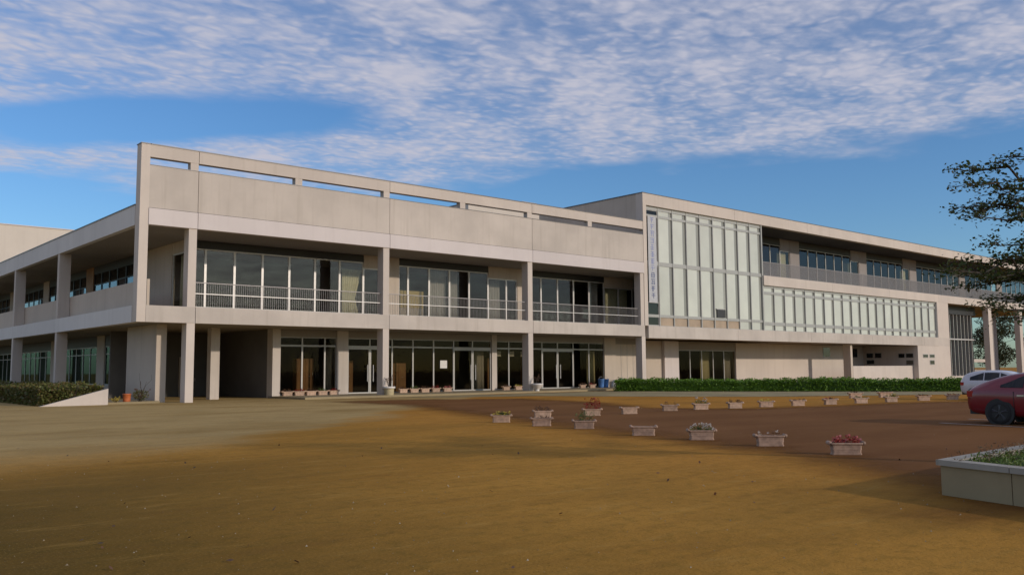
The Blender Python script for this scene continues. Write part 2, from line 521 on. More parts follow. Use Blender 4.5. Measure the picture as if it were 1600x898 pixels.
class MB:
    def __init__(self):
        self.v, self.f = [], []

    def box(self, x0, x1, y0, y1, z0, z1):
        n = len(self.v)
        self.v += cube_vf(x0, x1, y0, y1, z0, z1)
        self.f += [tuple(i + n for i in f) for f in CF]
        return self

    def add(self, v, f):
        n = len(self.v)
        self.v += [tuple(p) for p in v]
        self.f += [tuple(i + n for i in q) for q in f]
        return self

    def tube(self, p0, p1, r0, r1, n=6):
        p0, p1 = Vector(p0), Vector(p1)
        d = (p1 - p0)
        if d.length < 1e-6:
            return self
        q = d.to_track_quat('Z', 'Y')
        vs = []
        for p, r in ((p0, r0), (p1, r1)):
            for k in range(n):
                a = 2 * math.pi * k / n
                vs.append(p + q @ Vector((r * math.cos(a), r * math.sin(a), 0)))
        fs = [(k, (k + 1) % n, n + (k + 1) % n, n + k) for k in range(n)]
        fs += [tuple(range(n))[::-1], tuple(range(n, 2 * n))]
        return self.add(vs, fs)

    def lathe(self, prof, c=(0, 0, 0), n=20):
        vs, fs = [], []
        for r, z in prof:
            for k in range(n):
                a = 2 * math.pi * k / n
                vs.append((c[0] + r * math.cos(a), c[1] + r * math.sin(a), c[2] + z))
        for i in range(len(prof) - 1):
            for k in range(n):
                fs.append((i * n + k, i * n + (k + 1) % n, (i + 1) * n + (k + 1) % n, (i + 1) * n + k))
        fs.append(tuple(range(n))[::-1])
        fs.append(tuple(range((len(prof) - 1) * n, len(prof) * n)))
        return self.add(vs, fs)

    def build(self, name, mat, parent=None, local=False, smooth_=False, origin=None):
        """local: vertices are already in the parent's space"""
        me = bpy.data.meshes.new(name)
        if local or parent is None and origin is None:
            o0 = Vector((0, 0, 0))
        else:
            o0 = Vector(origin) if origin is not None else WLOC[parent.name]
        me.from_pydata([tuple(Vector(p) - o0) for p in self.v], [], self.f)
        me.materials.append(M[mat])
        if smooth_:
            me.polygons.foreach_set('use_smooth', [True] * len(me.polygons))
        o = bpy.data.objects.new(name, me)
        if local:
            COL.objects.link(o)
            o.parent = parent
            return o
        return place(o, parent, o0)


def copy_tree(o, parent=None):
    c = o.copy()
    COL.objects.link(c)
    c.parent = parent
    for ch in list(o.children):
        copy_tree(ch, c)
    return c


def quads_mesh(name, Q, mat):
    """Q: array (N,4,3)"""
    n = len(Q)
    me = bpy.data.meshes.new(name)
    me.vertices.add(n * 4)
    me.vertices.foreach_set('co', Q.reshape(-1).astype(np.float32))
    me.loops.add(n * 4)
    me.loops.foreach_set('vertex_index', np.arange(n * 4, dtype=np.int32))
    me.polygons.add(n)
    me.polygons.foreach_set('loop_start', np.arange(0, n * 4, 4, dtype=np.int32))
    me.update()
    me.validate()
    me.materials.append(M[mat])
    return me


def leaf_quads(P, size, rng, flat=0.5, aspect=0.55):
    """leaf shaped quads (rhombs) at the points P"""
    n = len(P)
    d = rng.normal(size=(n, 3))
    d[:, 2] *= 1 - flat * 0.6
    d /= np.linalg.norm(d, axis=1)[:, None]
    nn = rng.normal(size=(n, 3))
    nn[:, 2] = np.abs(nn[:, 2]) + flat
    s = np.cross(d, nn)
    s /= np.linalg.norm(s, axis=1)[:, None] + 1e-9
    L = size * rng.uniform(0.6, 1.3, n)[:, None]
    W = L * aspect
    Q = np.stack([P - d * L / 2, P + s * W / 2 - d * L * 0.05, P + d * L / 2, P - s * W / 2 - d * L * 0.05], axis=1)
    return Q


# ------------------------------------------------------------------ the setting
def sheet(name, pts, z, mat, kind='structure'):
    me = bpy.data.meshes.new(name)
    me.from_pydata([(x, y, z) for x, y in pts], [], [tuple(range(len(pts)))])
    me.materials.append(M[mat])
    o = bpy.data.objects.new(name, me)
    COL.objects.link(o)
    return tag(o, None, None, None, kind)


def rough_edge(pts, step, amp, seed):
    rg = random.Random(seed)
    out = []
    for i, a in enumerate(pts):
        b = pts[(i + 1) % len(pts)]
        a, b = Vector(a), Vector(b)
        n = max(1, int((b - a).length / step))
        for k in range(n):
            p = a.lerp(b, k / n)
            out.append((p.x + rg.uniform(-amp, amp), p.y + rg.uniform(-amp, amp)))
    return out


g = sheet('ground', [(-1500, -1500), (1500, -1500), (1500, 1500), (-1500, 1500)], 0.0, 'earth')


def soft_sheet(name, pts, z, mat, cell, box_=None):
    """a ground layer on a grid; every vertex knows its distance from the outline, so the layer can thin out raggedly at its edge"""
    P = np.array(pts)
    x0, y0 = P.min(0)
    x1, y1 = P.max(0)
    xs_, ys_ = np.arange(x0, x1 + cell, cell), np.arange(y0, y1 + cell, cell)
    gx, gy = np.meshgrid(xs_, ys_, indexing='ij')
    d = np.full(gx.shape, 1e9)
    ins = np.zeros(gx.shape, bool)
    for a, b in zip(P, np.roll(P, -1, 0)):
        e = b - a
        t = np.clip(((gx - a[0]) * e[0] + (gy - a[1]) * e[1]) / (e @ e), 0, 1)
        d = np.minimum(d, np.hypot(gx - a[0] - t * e[0], gy - a[1] - t * e[1]))
        cr = (a[1] > gy) != (b[1] > gy)
        with np.errstate(divide='ignore', invalid='ignore'):
            ins ^= cr & (gx < (b[0] - a[0]) * (gy - a[1]) / (b[1] - a[1]) + a[0])
    d = np.where(ins, d, -d)
    keep = (d[:-1, :-1] > 0) | (d[1:, :-1] > 0) | (d[:-1, 1:] > 0) | (d[1:, 1:] > 0)
    idx = np.arange(gx.size).reshape(gx.shape)
    i, j = np.nonzero(keep)
    F = np.stack([idx[i, j], idx[i + 1, j], idx[i + 1, j + 1], idx[i, j + 1]], 1)
    used, inv = np.unique(F, return_inverse=True)
    F = inv.reshape(F.shape)
    V = np.stack([gx.ravel()[used], gy.ravel()[used], np.full(len(used), z)], 1)
    me = bpy.data.meshes.new(name)
    me.from_pydata(V.tolist(), [], F.tolist())
    at_ = me.attributes.new('edge', 'FLOAT', 'POINT')
    at_.data.foreach_set('value', d.ravel()[used].astype(np.float32))
    me.materials.append(M[mat])
    o = bpy.data.objects.new(name, me)
    COL.objects.link(o)
    return tag(o, None, None, None, 'structure')


def ragged(mat, lo, hi, amp, scale):
    t = M[mat].node_tree
    b = t.nodes['Principled BSDF']
    at_ = N(t, 'ShaderNodeAttribute', attribute_name='edge')
    n = pos_noise(t, scale, 6, None, 0.65)
    v = math_n(t, 'ADD', at_.outputs['Fac'], math_n(t, 'MULTIPLY', math_n(t, 'SUBTRACT', n, 0.5), amp))
    t.links.new(smooth(t, v, lo, hi), b.inputs['Alpha'])


drive = [(7.0, -3.6), (13.0, -4.0), (19.6, -8.8), (17.8, -17.5), (15.0, -22.6), (16.0, -24.7), (20.8, -25.8), (25.1, -26.4),
         (29.4, -27.8), (45, -31.0), (62, -36), (70, -60), (20, -75), (6, -60), (-0.6, -48.5), (-7.0, -43.0), (-5.9, -41.6), (-4.0, -40.7),
         (-1.9, -37.2), (-0.4, -33.0), (2.0, -25.2), (6.8, -12.0)]
ragged('asphalt', 0.25, 3.3, 2.0, 0.6)
soft_sheet('driveway', drive, 0.004, 'asphalt', 0.5)
box('porch_floor', 9.2, 44.5, -0.75, 4.0, -0.02, 0.12, 'pave').__setitem__('kind', 'structure')
ragged('dry_soil', 0.2, 1.6, 2.2, 0.5)
soft_sheet('hedge_bed_soil', [(11.4, -1.6), (13.4, -2.6), (16.6, -4.9), (21.6, -7.8), (24.0, -13.2), (28.2, -19.0), (34.6, -23.4), (39.5, -25.5), (56, -30.5), (92, -40), (92, -0.03), (44.6, -0.03), (44.55, -0.80), (9.0, -0.80)], 0.008, 'dry_soil', 0.6)
ln = [(10.85, -35.55), (10.98, -35.6), (10.1, -40.2), (9.97, -40.15)]
tag(sheet('parking_line', ln, 0.009, 'paint_line'), None)
ln2 = [(13.35, -35.3), (13.48, -35.35), (12.9, -40.2), (12.77, -40.2)]
sheet('parking_line', ln2, 0.009, 'paint_line')

# ------------------------------------------------------------------ school building, front and left wings
SB = empty('school_building', (0, 0, 0),
           'two storey concrete school wing with slotted parapet, open balconies and pillared ground floor', 'school building')
COLX = [2.6, 14.85, 26.96, 39.1]      # left edges of the front columns
CW, CD = 0.44, 0.66
Z1, Z2, ZB, ZC, ZP, ZO, ZT = 4.2, 5.07, 9.28, 10.15, 12.42, 12.86, 13.52
JX = [0.46] + [c + CW for c in COLX]    # joints

# corner fin and columns
box('corner_fin', 0, 0.46, 0, 0.66, Z1, ZT, 'conc_frame', SB)
for cx_ in COLX:
    box('column', cx_, cx_ + CW, 0.0, CD, 0.0, Z1, 'conc_frame', SB)
for cx_ in COLX[:3]:
    box('column', cx_, cx_ + CW, 0.012, CD, Z2, ZB, 'conc_frame', SB)
box('column', 39.06, 39.48, 0.012, CD, Z2, ZB, 'conc_frame', SB)
JG = 0.03
for a, b_ in zip(JX[:-1], JX[1:]):
    a2, b2 = a + (JG if a > 1 else 0), b_ - (0.05 if b_ > 39 else 0)
    box('slab_edge', a2, b2, -0.02, 0.45, Z1, Z2, 'conc', SB)
    box('band_panel', a2, b2, -0.05, 0.34, ZB, ZC, 'conc_band', SB)
    box('parapet_panel', a2, b2, 0.0, 0.32, ZC + 0.03, ZP, 'conc', SB)
    box('parapet_beam', a2, b2, 0.0, 0.42, ZO, ZT, 'conc_frame', SB)
    box('coping', a2, b2 + JG, -0.03, 0.46, ZT, ZT + 0.05, 'coping', SB)
    box('ledge_flashing', a2, b2, -0.02, 0.34, ZP, ZP + 0.035, 'coping', SB)
box('coping', -0.03, 0.49, -0.03, 0.69, ZT, ZT + 0.05, 'coping', SB)
for px_ in (2.6, 8.78, 14.85, 20.9, 26.96, 33.15):
    box('parapet_post', px_, px_ + 0.44, 0.012, 0.41, ZP + 0.036, ZO, 'conc_frame', SB)
# dark backing of the joints
for jx in JX[1:-1]:
    box('joint_strip', jx - 0.02, jx + 0.05, 0.02, 0.30, Z1 + 0.02, Z2 - 0.02, 'joint', SB)
    box('joint_strip', jx - 0.02, jx + 0.05, 0.03, 0.30, ZB + 0.02, ZT - 0.02, 'joint', SB) if False else None
box('joint_strip', 0.46, 39.4, 0.03, 0.30, ZC - 0.02, ZC + 0.05, 'joint', SB)

# floor and roof slabs
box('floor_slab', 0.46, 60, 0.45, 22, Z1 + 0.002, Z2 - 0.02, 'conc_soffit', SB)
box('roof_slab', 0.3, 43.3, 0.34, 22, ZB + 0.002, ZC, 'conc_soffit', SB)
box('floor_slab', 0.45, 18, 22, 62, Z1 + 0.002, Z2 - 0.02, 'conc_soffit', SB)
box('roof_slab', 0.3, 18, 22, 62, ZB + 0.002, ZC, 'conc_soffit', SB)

# left wing face (X = 0)
LW = [0.66, 15.7, 27.85, 40.0, 52.15, 62.0]
for a, b_ in zip(LW[:-1], LW[1:]):
    box('slab_edge', -0.02, 0.45, a + JG, b_, Z1, Z2, 'conc_left_lift', SB)
    box('roof_fascia', -0.02, 0.30, a + JG, b_, ZB, 10.34, 'conc_left_lift', SB)
    box('coping', -0.06, 0.34, a, b_, 10.34, 10.39, 'coping', SB)
    box('balcony_wall', 0.72, 0.86, a + JG, b_, Z2, 6.5, 'conc_grey', SB)
for yy in (15.25, 27.4, 39.55, 51.7):
    box('column', 0.012, 0.70, yy, yy + 0.44, Z2, ZB, 'conc_frame', SB)
    box('column', 0.012, 0.66, yy, yy + 0.44, 0, Z1, 'conc_frame', SB)


def bars_x(mb, x0, x1, y, z0, z1, fw=0.07, fd=0.09):
    mb.box(x0, x0 + fw, y, y + fd, z0, z1)
    mb.box(x1 - fw, x1, y, y + fd, z0, z1)
    mb.box(x0 + fw, x1 - fw, y + 0.003, y + fd - 0.003, z0, z0 + fw)
    mb.box(x0 + fw, x1 - fw, y + 0.003, y + fd - 0.003, z1 - fw, z1)


WIN = {}


def window(parent, plane, a0, a1, pos, z0, z1, frame='alu', pane='glass', fw=0.07, name='window', midrail=None):
    """plane 'x': wall runs along X at y=pos;  plane 'y': wall runs along Y at x=pos.  window > pane"""
    key = (plane, round(a1 - a0, 3), round(z1 - z0, 3), frame, fw, midrail)
    me = WIN.get(key)
    hw, hz = (a1 - a0) / 2, (z1 - z0) / 2
    if me is None:
        mb = MB()
        bars_x(mb, -hw, hw, -0.045, -hz, hz, fw)
        if midrail is not None:
            mb.box(-hw + fw, hw - fw, -0.03, 0.03, midrail - fw / 2, midrail + fw / 2)
        if plane == 'y':
            mb.v = [(y, x, z) for x, y, z in mb.v]
        me = bpy.data.meshes.new(name)
        me.from_pydata(mb.v, [], mb.f)
        me.materials.append(M[frame])
        WIN[key] = me
    ctr = ((a0 + a1) / 2, pos, (z0 + z1) / 2) if plane == 'x' else (pos, (a0 + a1) / 2, (z0 + z1) / 2)
    o = place(bpy.data.objects.new(name, me), parent, ctr)
    e = fw - 0.004
    if plane == 'x':
        box('pane', a0 + e, a1 - e, pos - 0.006, pos + 0.006, z0 + e, z1 - e, pane, o)
    else:
        box('pane', pos - 0.006, pos + 0.006, a0 + e, a1 - e, z0 + e, z1 - e, pane, o)
    return o


# upper glazing of the front wing, module 1.785 m
G0, GM = 5.14, 1.785
for k in range(-1, 21):
    a, b_ = G0 + k * GM, G0 + (k + 1) * GM
    if k == -1:
        a = 4.15
    if b_ > 43.3:
        b_ = 43.25
    sect = k in (6, 12, 13, 19, 20)     # pale wall stretches beside the columns
    if k in (6, 12, 19):
        window(SB, 'x', a, b_, 4.05, Z2, 8.42, 'alu', 'glass')
        box('wall_panel', a, b_, 3.95, 4.15, 8.425, ZB, 'conc_grey', SB)
    elif k in (13, 20):
        if k == 13:
            window(SB, 'x', a, a + 1.05, 4.05, Z2, 8.42, 'alu', 'glass')
            box('wall_panel', a, a + 1.05, 3.95, 4.15, 8.425, ZB, 'conc_grey', SB)
            box('wall_panel', a + 1.05, b_, 3.94, 4.16, Z2, ZB, 'conc_grey', SB)
        else:
            window(SB, 'x', a, b_, 4.05, Z2, 8.42, 'alu', 'glass')
            box('wall_panel', a, b_, 3.95, 4.15, 8.425, ZB, 'conc_grey', SB)
    elif k == 7:
        box('wall_panel', a, a + 1.0, 3.94, 4.16, Z2, ZB, 'conc_grey', SB)
        window(SB, 'x', a + 1.0, b_, 4.05, Z2, 8.80, 'alu', 'glass')
        box('header', a + 1.0, b_, 3.98, 4.12, 8.805, ZB, 'dark_metal', SB)
    else:
        window(SB, 'x', a, b_, 4.05, Z2, 8.80, 'alu', 'glass')
        box('header', a, b_, 3.98, 4.12, 8.805, ZB, 'dark_metal', SB)
box('wall_panel', 43.26, 43.42, 0.75, 4.2, Z2, ZB, 'dark_metal', SB)

# upper wall and windows of the left wing (X = 4)
box('corner_post', 4.0, 4.15, 3.95, 4.2, Z2, ZB, 'conc_grey', SB)
window(SB, 'y', 4.2, 6.2, 4.05, Z2, 8.6, 'alu', 'glass')
box('wall_panel', 3.97, 4.13, 4.2, 6.2, 8.605, ZB, 'conc_grey', SB)
box('wall_panel', 3.95, 4.15, 6.2, 13.0, Z2, ZB, 'conc_grey', SB)
yy = 13.0
k = 0
while yy < 60:
    if k % 7 == 5:
        box('wall_panel', 3.95, 4.15, yy, yy + GM, Z2, ZB, 'cabinet' if k == 5 else 'conc_grey', SB)
    else:
        window(SB, 'y', yy, yy + GM, 4.05, 6.0, 8.80, 'dark_metal', 'glass_blue', 0.08, midrail=0.55)
        box('header', 3.98, 4.12, yy, yy + GM, 8.805, ZB, 'dark_metal', SB)
        box('wall_panel', 3.98, 4.13, yy, yy + GM, Z2, 5.995, 'conc_grey', SB)
    yy += GM
    k += 1

# ground floor of the left wing (X = 4)
yy = 8.0
k = 0
while yy < 60:
    if k % 7 == 6:
        box('wall_panel', 3.95, 4.15, yy, yy + GM, 0, Z1, 'conc_grey', SB)
    else:
        window(SB, 'y', yy, yy + GM, 4.05, 0.75, 3.45, 'alu_dull', 'glass_green', 0.07, midrail=0.8)
        box('header', 3.98, 4.12, yy, yy + GM, 3.455, Z1, 'dark_metal', SB)
        box('wall_panel', 3.97, 4.13, yy, yy + GM, 0, 0.745, 'conc_grey', SB)
    yy += GM
    k += 1

# ground floor: corner pier, inner pillars, passage, storefront
box('pier', 1.66, 2.2, 1.75, 6.6, 0, Z1 - 0.004, 'conc_grey', SB)
box('pillar', 5.62, 6.16, 4.1, 4.64, 0, Z1 - 0.004, 'conc', SB)
box('pillar', 9.20, 9.72, 3.45, 4.2, 0, Z1 - 0.004, 'conc', SB)
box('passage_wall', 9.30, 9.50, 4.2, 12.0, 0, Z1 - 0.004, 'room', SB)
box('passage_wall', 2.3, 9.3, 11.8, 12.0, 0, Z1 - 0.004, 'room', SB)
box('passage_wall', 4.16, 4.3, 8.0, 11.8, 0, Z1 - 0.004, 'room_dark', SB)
dr = box('passage_door', 6.6, 7.5, 11.70, 11.78, 0, 2.6, 'conc_grey', SB)
box('door_handle', 7.30, 7.34, 11.62, 11.70, 1.0, 1.2, 'alu', dr)
dr = box('passage_door', 7.55, 8.45, 11.70, 11.78, 0, 2.6, 'room', SB)
box('door_handle', 7.62, 7.66, 11.62, 11.70, 1.0, 1.2, 'alu', dr)

ZF = 0.12
GS = [9.75, 11.46, 13.05, 13.9]


def storefront(xs, z0=ZF + 0.02, doors=()):
    for i, (a, b_) in enumerate(zip(xs[:-1], xs[1:])):
        window(SB, 'x', a, b_, 4.05, 3.205, 3.74, 'alu_dull', 'glass_dark', 0.05, 'transom_light')
        if i in doors:
            d = window(SB, 'x', a + 0.01, b_ - 0.01, 4.05, ZF + 0.006, 3.1, 'alu_dull', 'glass_dark', 0.085, 'door')
            side = b_ - 0.24 if (i + 1) in doors else a + 0.2
            mb = MB()
            mb.tube((side, 3.90, 0.9), (side, 3.90, 2.0), 0.032, 0.032, 8)
            mb.box(side - 0.012, side + 0.012, 3.90, 4.0, 1.0, 1.03)
            mb.box(side - 0.012, side + 0.012, 3.90, 4.0, 1.87, 1.90)
            mb.build('door_handle', 'alu', d)
            box('door_head', a, b_, 4.0, 4.1, 3.105, 3.2, 'alu_dull', SB)
        else:
            window(SB, 'x', a, b_, 4.05, z0, 3.2, 'alu_dull', 'glass_dark', 0.05)
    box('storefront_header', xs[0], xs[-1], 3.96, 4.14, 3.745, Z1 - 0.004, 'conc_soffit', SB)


storefront([9.75, 11.46, 13.05, 13.88])
box('pilaster', 13.88, 14.70, 3.9, 4.25, 0, Z1 - 0.004, 'conc', SB)
storefront([14.70, 16.40, 17.2, 18.15, 19.85, 21.6, 23.35, 25.07, 26.82], doors=(0, 1, 6, 7))
box('pilaster', 26.82, 27.3, 3.9, 4.25, 0, Z1 - 0.004, 'conc', SB)
storefront([27.3, 28.55, 30.0, 31.95, 33.62, 35.36, 37.15, 38.9], doors=(3, 4))
box('pilaster', 38.9, 40.25, 3.9, 4.25, 0, Z1 - 0.004, 'conc_grey', SB)
for k in range(4):
    box('shutter_panel', 40.27 + k * 0.75, 41.0 + k * 0.75, 4.0, 4.12, ZF, 3.7, 'conc_grey', SB)
    box('mullion', 41.0 + k * 0.75, 41.02 + k * 0.75, 3.98, 4.1, ZF, 3.7, 'alu_dull', SB)
box('storefront_header', 40.25, 43.4, 3.96, 4.14, 3.705, Z1 - 0.004, 'conc_soffit', SB)

# rooms behind the glass
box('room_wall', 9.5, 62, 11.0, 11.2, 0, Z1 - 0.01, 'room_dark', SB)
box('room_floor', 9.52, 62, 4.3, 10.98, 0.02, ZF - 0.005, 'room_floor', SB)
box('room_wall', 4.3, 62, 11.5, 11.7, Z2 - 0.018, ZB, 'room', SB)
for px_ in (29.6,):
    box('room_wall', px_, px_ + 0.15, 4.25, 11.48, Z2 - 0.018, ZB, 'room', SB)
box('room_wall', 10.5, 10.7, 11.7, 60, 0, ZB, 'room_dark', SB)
box('end_wall', 0.4, 18, 62.0, 62.2, 0, 10.34, 'conc_grey', SB)
box('rear_wall', 17.8, 39.4, 21.8, 22.0, 0, ZC, 'conc_grey', SB)

# rooftop room seen through the parapet slots
box('rooftop_room', 29.4, 37.3, 10.0, 17.0, ZC, 15.3, 'beige', SB)
box('rooftop_tank', 35.5, 37.2, 10.2, 12.0, 15.381, 16.2, 'conc_grey', SB)
box('rooftop_coping', 29.35, 37.35, 9.95, 17.05, 15.3, 15.38, 'coping', SB)

# balcony railings, one per bay: railing > baluster (joined), handrail, mid_rail


def railing(parent, x0, x1, y, zb, top, mid, step=0.125, bar=0.013, railmat='rail'):
    mb = MB()
    mb.box(x0, x1, y - 0.03, y + 0.03, zb + top, zb + top + 0.045)
    rl = mb.build('railing', railmat, parent, origin=(x0, y, zb))
    mb = MB()
    x = x0 + 0.05
    while x < x1:
        mb.box(x - bar / 2, x + bar / 2, y - 0.012, y + 0.012, zb + 0.04, zb + top)
        x += step
    bl = mb.build('baluster', railmat, rl)
    bl['kind'] = 'stuff'
    if mid:
        box('mid_rail', x0, x1, y - 0.045, y - 0.013, zb + mid, zb + mid + 0.045, 'alu', rl)
    box('foot_rail', x0, x1, y - 0.04, y + 0.02, zb + 0.0, zb + 0.045, 'alu_dull', rl)
    return rl


for a, b_ in ((3.05, 14.84), (15.3, 26.95), (27.41, 39.05)):
    railing(SB, a, b_, 0.28, Z2, 1.32, 0.72 if b_ > 3 else None, 0.125 if b_ > 3 else 0.16, 0.012)

# ------------------------------------------------------------------ three storey block on the right
GB = empty('glass_fronted_block', (39.5, 0, 0),
           'long three storey school block with frosted glass panels and deep top balcony', 'school building')
ZR0, ZR1 = 14.9, 15.86
XE = 132.0
box('side_fin', 39.5, 39.92, -0.03, 0.7, Z2, ZR1, 'conc_frame', GB)
box('side_wall', 39.52, 39.8, 0.7, 30, ZB, ZR1 - 0.01, 'conc_grey', GB)
box('coping', 39.46, 39.9, -0.06, 30, ZR1, ZR1 + 0.06, 'coping', GB)
xs = [39.92] + [39.92 + 12.15 * k for k in range(1, 8)] + [XE]
for a, b_ in zip(xs[:-1], xs[1:]):
    box('roof_fascia', a + 0.012, b_ - 0.012, -0.02, 0.5, ZR0, ZR1, 'conc_frame', GB)
    if a < 92:
        box('slab_edge', a + 0.012, min(b_, 95.3) - 0.012, -0.024, 0.45, Z1 - 0.12, Z2, 'conc', GB)
box('coping', 39.9, XE, -0.05, 0.55, ZR1, ZR1 + 0.05, 'coping', GB)
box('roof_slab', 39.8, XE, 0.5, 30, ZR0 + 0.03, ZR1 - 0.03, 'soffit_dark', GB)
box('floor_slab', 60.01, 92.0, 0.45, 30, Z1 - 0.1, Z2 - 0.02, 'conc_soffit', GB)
xs = [56.4] + [56.4 + 12.15 * k for k in range(1, 7)] + [XE]
for a, b_ in zip(xs[:-1], xs[1:]):
    box('balcony_edge', a + 0.012, b_ - 0.012, -0.02, 0.45, 9.28, 10.18, 'conc_frame', GB)
box('floor_slab', 56.5, XE, 0.45, 30, 9.29, 10.14, 'conc_soffit', GB)
# tall frosted screen: X 41.6 .. 56.35
XP = [41.6 + 1.85 * k for k in range(9)]
rows_t = [(14.22, 14.60), (10.36, 14.0), (6.02, 10.02), (5.12, 5.78)]
for i, a in enumerate(XP):
    b_ = a + 1.85 if i < 8 else 56.36
    if b_ > 56.36:
        b_ = 56.36
    box('mullion', a - 0.05, a + 0.05, 0.15, 0.34, Z2, ZR0, 'mullion_grey', GB)
    if a > 56.2:
        continue
    wd = b_ - a
    for r, (z0, z1) in enumerate(rows_t):
        low = (r == 3 and i < 6)
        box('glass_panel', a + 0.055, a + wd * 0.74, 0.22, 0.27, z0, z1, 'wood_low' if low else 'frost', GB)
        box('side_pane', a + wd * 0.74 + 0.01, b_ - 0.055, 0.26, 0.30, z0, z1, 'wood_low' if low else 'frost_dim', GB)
box('mullion', 56.32, 56.48, 0.1, 0.5, Z2, ZR0, 'mullion_grey', GB)
for z0, z1 in ((14.605, ZR0), (14.005, 14.215), (10.025, 10.355), (5.785, 6.015), (Z2, 5.115)):
    box('panel_bar', 39.92, 56.32, 0.18, 0.33, z0, z1, 'panel_bar', GB)
ow = box('open_vent', 49.3, 50.5, 0.12, 0.20, 6.05, 6.75, 'dark_metal', GB)
box('vent_frame', 49.22, 50.58, 0.13, 0.19, 6.75, 6.83, 'alu_dull', ow)
# clear end bay behind the banner
window(GB, 'x', 39.93, 41.54, 0.25, 5.12, 9.98, 'alu_dull', 'glass', 0.05)
window(GB, 'x', 39.93, 41.54, 0.25, 10.36, 14.6, 'alu_dull', 'glass', 0.05)
box('screen_back', 39.93, 56.3, 0.75, 0.85, Z2, ZR0, 'frost_dim', GB) if False else None
box('screen_wall', 43.45, 56.3, 0.9, 1.0, Z2, ZR0, 'room', GB)
box('screen_wall', 39.85, 43.45, 4.3, 4.4, ZB, ZR0, 'room', GB)
# strip of frosted panels, X 56.5 .. 92
xw = 1.79
rows_s = [(8.72, 9.05), (5.88, 8.45), (5.12, 5.56)]
for k in range(20):
    a, b_ = 56.5 + k * xw, 56.5 + (k + 1) * xw
    box('mullion', a - 0.045 if k else a - 0.02, a + 0.045, 0.15, 0.32, Z2, 9.28, 'mullion_grey', GB)
    for z0, z1 in rows_s:
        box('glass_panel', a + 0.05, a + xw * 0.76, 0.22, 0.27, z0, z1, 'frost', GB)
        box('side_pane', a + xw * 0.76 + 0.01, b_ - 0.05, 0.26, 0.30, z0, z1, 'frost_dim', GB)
box('mullion', 92.25, 92.4, 0.02, 0.32, Z2, 9.28, 'alu', GB)
for z0, z1 in ((9.055, 9.278), (8.455, 8.715), (5.565, 5.875), (Z2, 5.115)):
    box('panel_bar', 56.5, 92.25, 0.18, 0.315, z0, z1, 'panel_bar', GB)
box('screen_wall', 56.32, 92.3, 0.9, 1.0, Z2, 9.27, 'room', GB)
# top balcony: return wall, windows, piers, railing
box('return_wall', 56.36, 56.5, 0.5, 4.2, 10.16, ZR0, 'dark_metal', GB)
x = 56.6
k = 0
while x < XE - 2:
    ph = (x - 65.4) % 13.3
    if ph < 1.75 or 1.75 <= ph < 3.5:
        if ph < 1.75:
            window(GB, 'x', x, x + xw, 4.05, 10.16, 13.7, 'alu', 'glass')
            box('wall_panel', x, x + xw, 3.95, 4.15, 13.705, ZR0, 'conc_dull', GB)
        else:
            box('wall_panel', x, x + xw, 3.94, 4.16, 10.16, ZR0, 'conc_dull', GB)
    else:
        window(GB, 'x', x, x + xw, 4.05, 10.16, 14.2, 'alu_dull', 'glass_top')
        box('header', x, x + xw, 3.98, 4.12, 14.205, ZR0, 'dark_metal', GB)
    x += xw
    k += 1
box('room_wall', 56.5, XE, 10.5, 10.7, 10.16, ZR0, 'room', GB)
for a in range(4):
    railing(GB, 56.55 + a * 18.8, 56.5 + (a + 1) * 18.8, 0.2, 10.18, 1.3, None, 0.13, 0.055)
# ground floor of the block
box('wall_panel', 43.42, 47.2, 4.7, 4.9, 0, Z1 - 0.12, 'conc_grey', GB)
box('wall_pier', 47.2, 49.2, 4.4, 4.9, 0, Z1 - 0.12, 'conc_band', GB)
for a, b_ in ((49.2, 51.2), (51.2, 52.95), (52.95, 54.7), (54.7, 56.4), (56.4, 58.2)):
    window(GB, 'x', a, b_, 4.75, 0.15, 3.3, 'alu_dull', 'glass_dark', 0.05)
    box('header', a, b_, 4.67, 4.82, 3.305, Z1 - 0.12, 'conc_soffit', GB)
box('room_wall', 43.4, 58.3, 9.0, 9.2, 0, Z1 - 0.12, 'room_dark', GB)
box('long_wall', 58.2, 80.0, 4.6, 5.0, 0, Z1 - 0.13, 'conc_frame', GB)
box('recess_wall', 80.0, 86.8, 6.6, 7.0, 0, Z1 - 0.13, 'conc_frame', GB)
box('wall_fin', 72.8, 73.2, 0.62, 1.45, 0, Z1 - 0.13, 'conc_grey', GB)
box('low_wall', 73.2, 86.79, 0.6, 0.85, 0, 1.76, 'conc_frame', GB)
box('end_pier', 86.8, 92.3, -0.01, 7.0, 0, Z1 - 0.13, 'conc_frame', GB)
box('end_pier', 92.3, 95.3, -0.012, 2.3, 0, 9.275, 'conc_frame', GB)
for a, b_, z0, z1, y in ((74.2, 75.7, 2.75, 3.85, 4.6), (83.8, 85.4, 2.75, 3.85, 6.6), (88.0, 89.3, 2.65, 3.1, -0.01), (89.7, 91.0, 2.65, 3.1, -0.01), (89.7, 90.9, 1.85, 2.42, -0.01)):
    f = box('small_window', a, b_, y - 0.03, y + 0.02, z0, z1, 'alu_dull', GB)
    box('pane', a + 0.08, b_ - 0.08, y - 0.045, y - 0.031, z0 + 0.08, z1 - 0.08, 'car_glass', f)
for a, b_, z0, z1 in ((0.5, 1.4, 2.65, 3.2), (1.5, 2.3, 2.65, 3.2), (0.5, 1.4, 1.85, 2.42), (4.3, 5.15, 2.68, 3.3), (5.3, 6.2, 2.68, 3.3), (5.2, 6.2, 1.95, 2.5)):
    f = box('small_window', 86.77, 86.82, a, b_, z0, z1, 'alu_dull', GB)
    box('pane', 86.755, 86.769, a + 0.06, b_ - 0.06, z0 + 0.06, z1 - 0.06, 'car_glass', f)
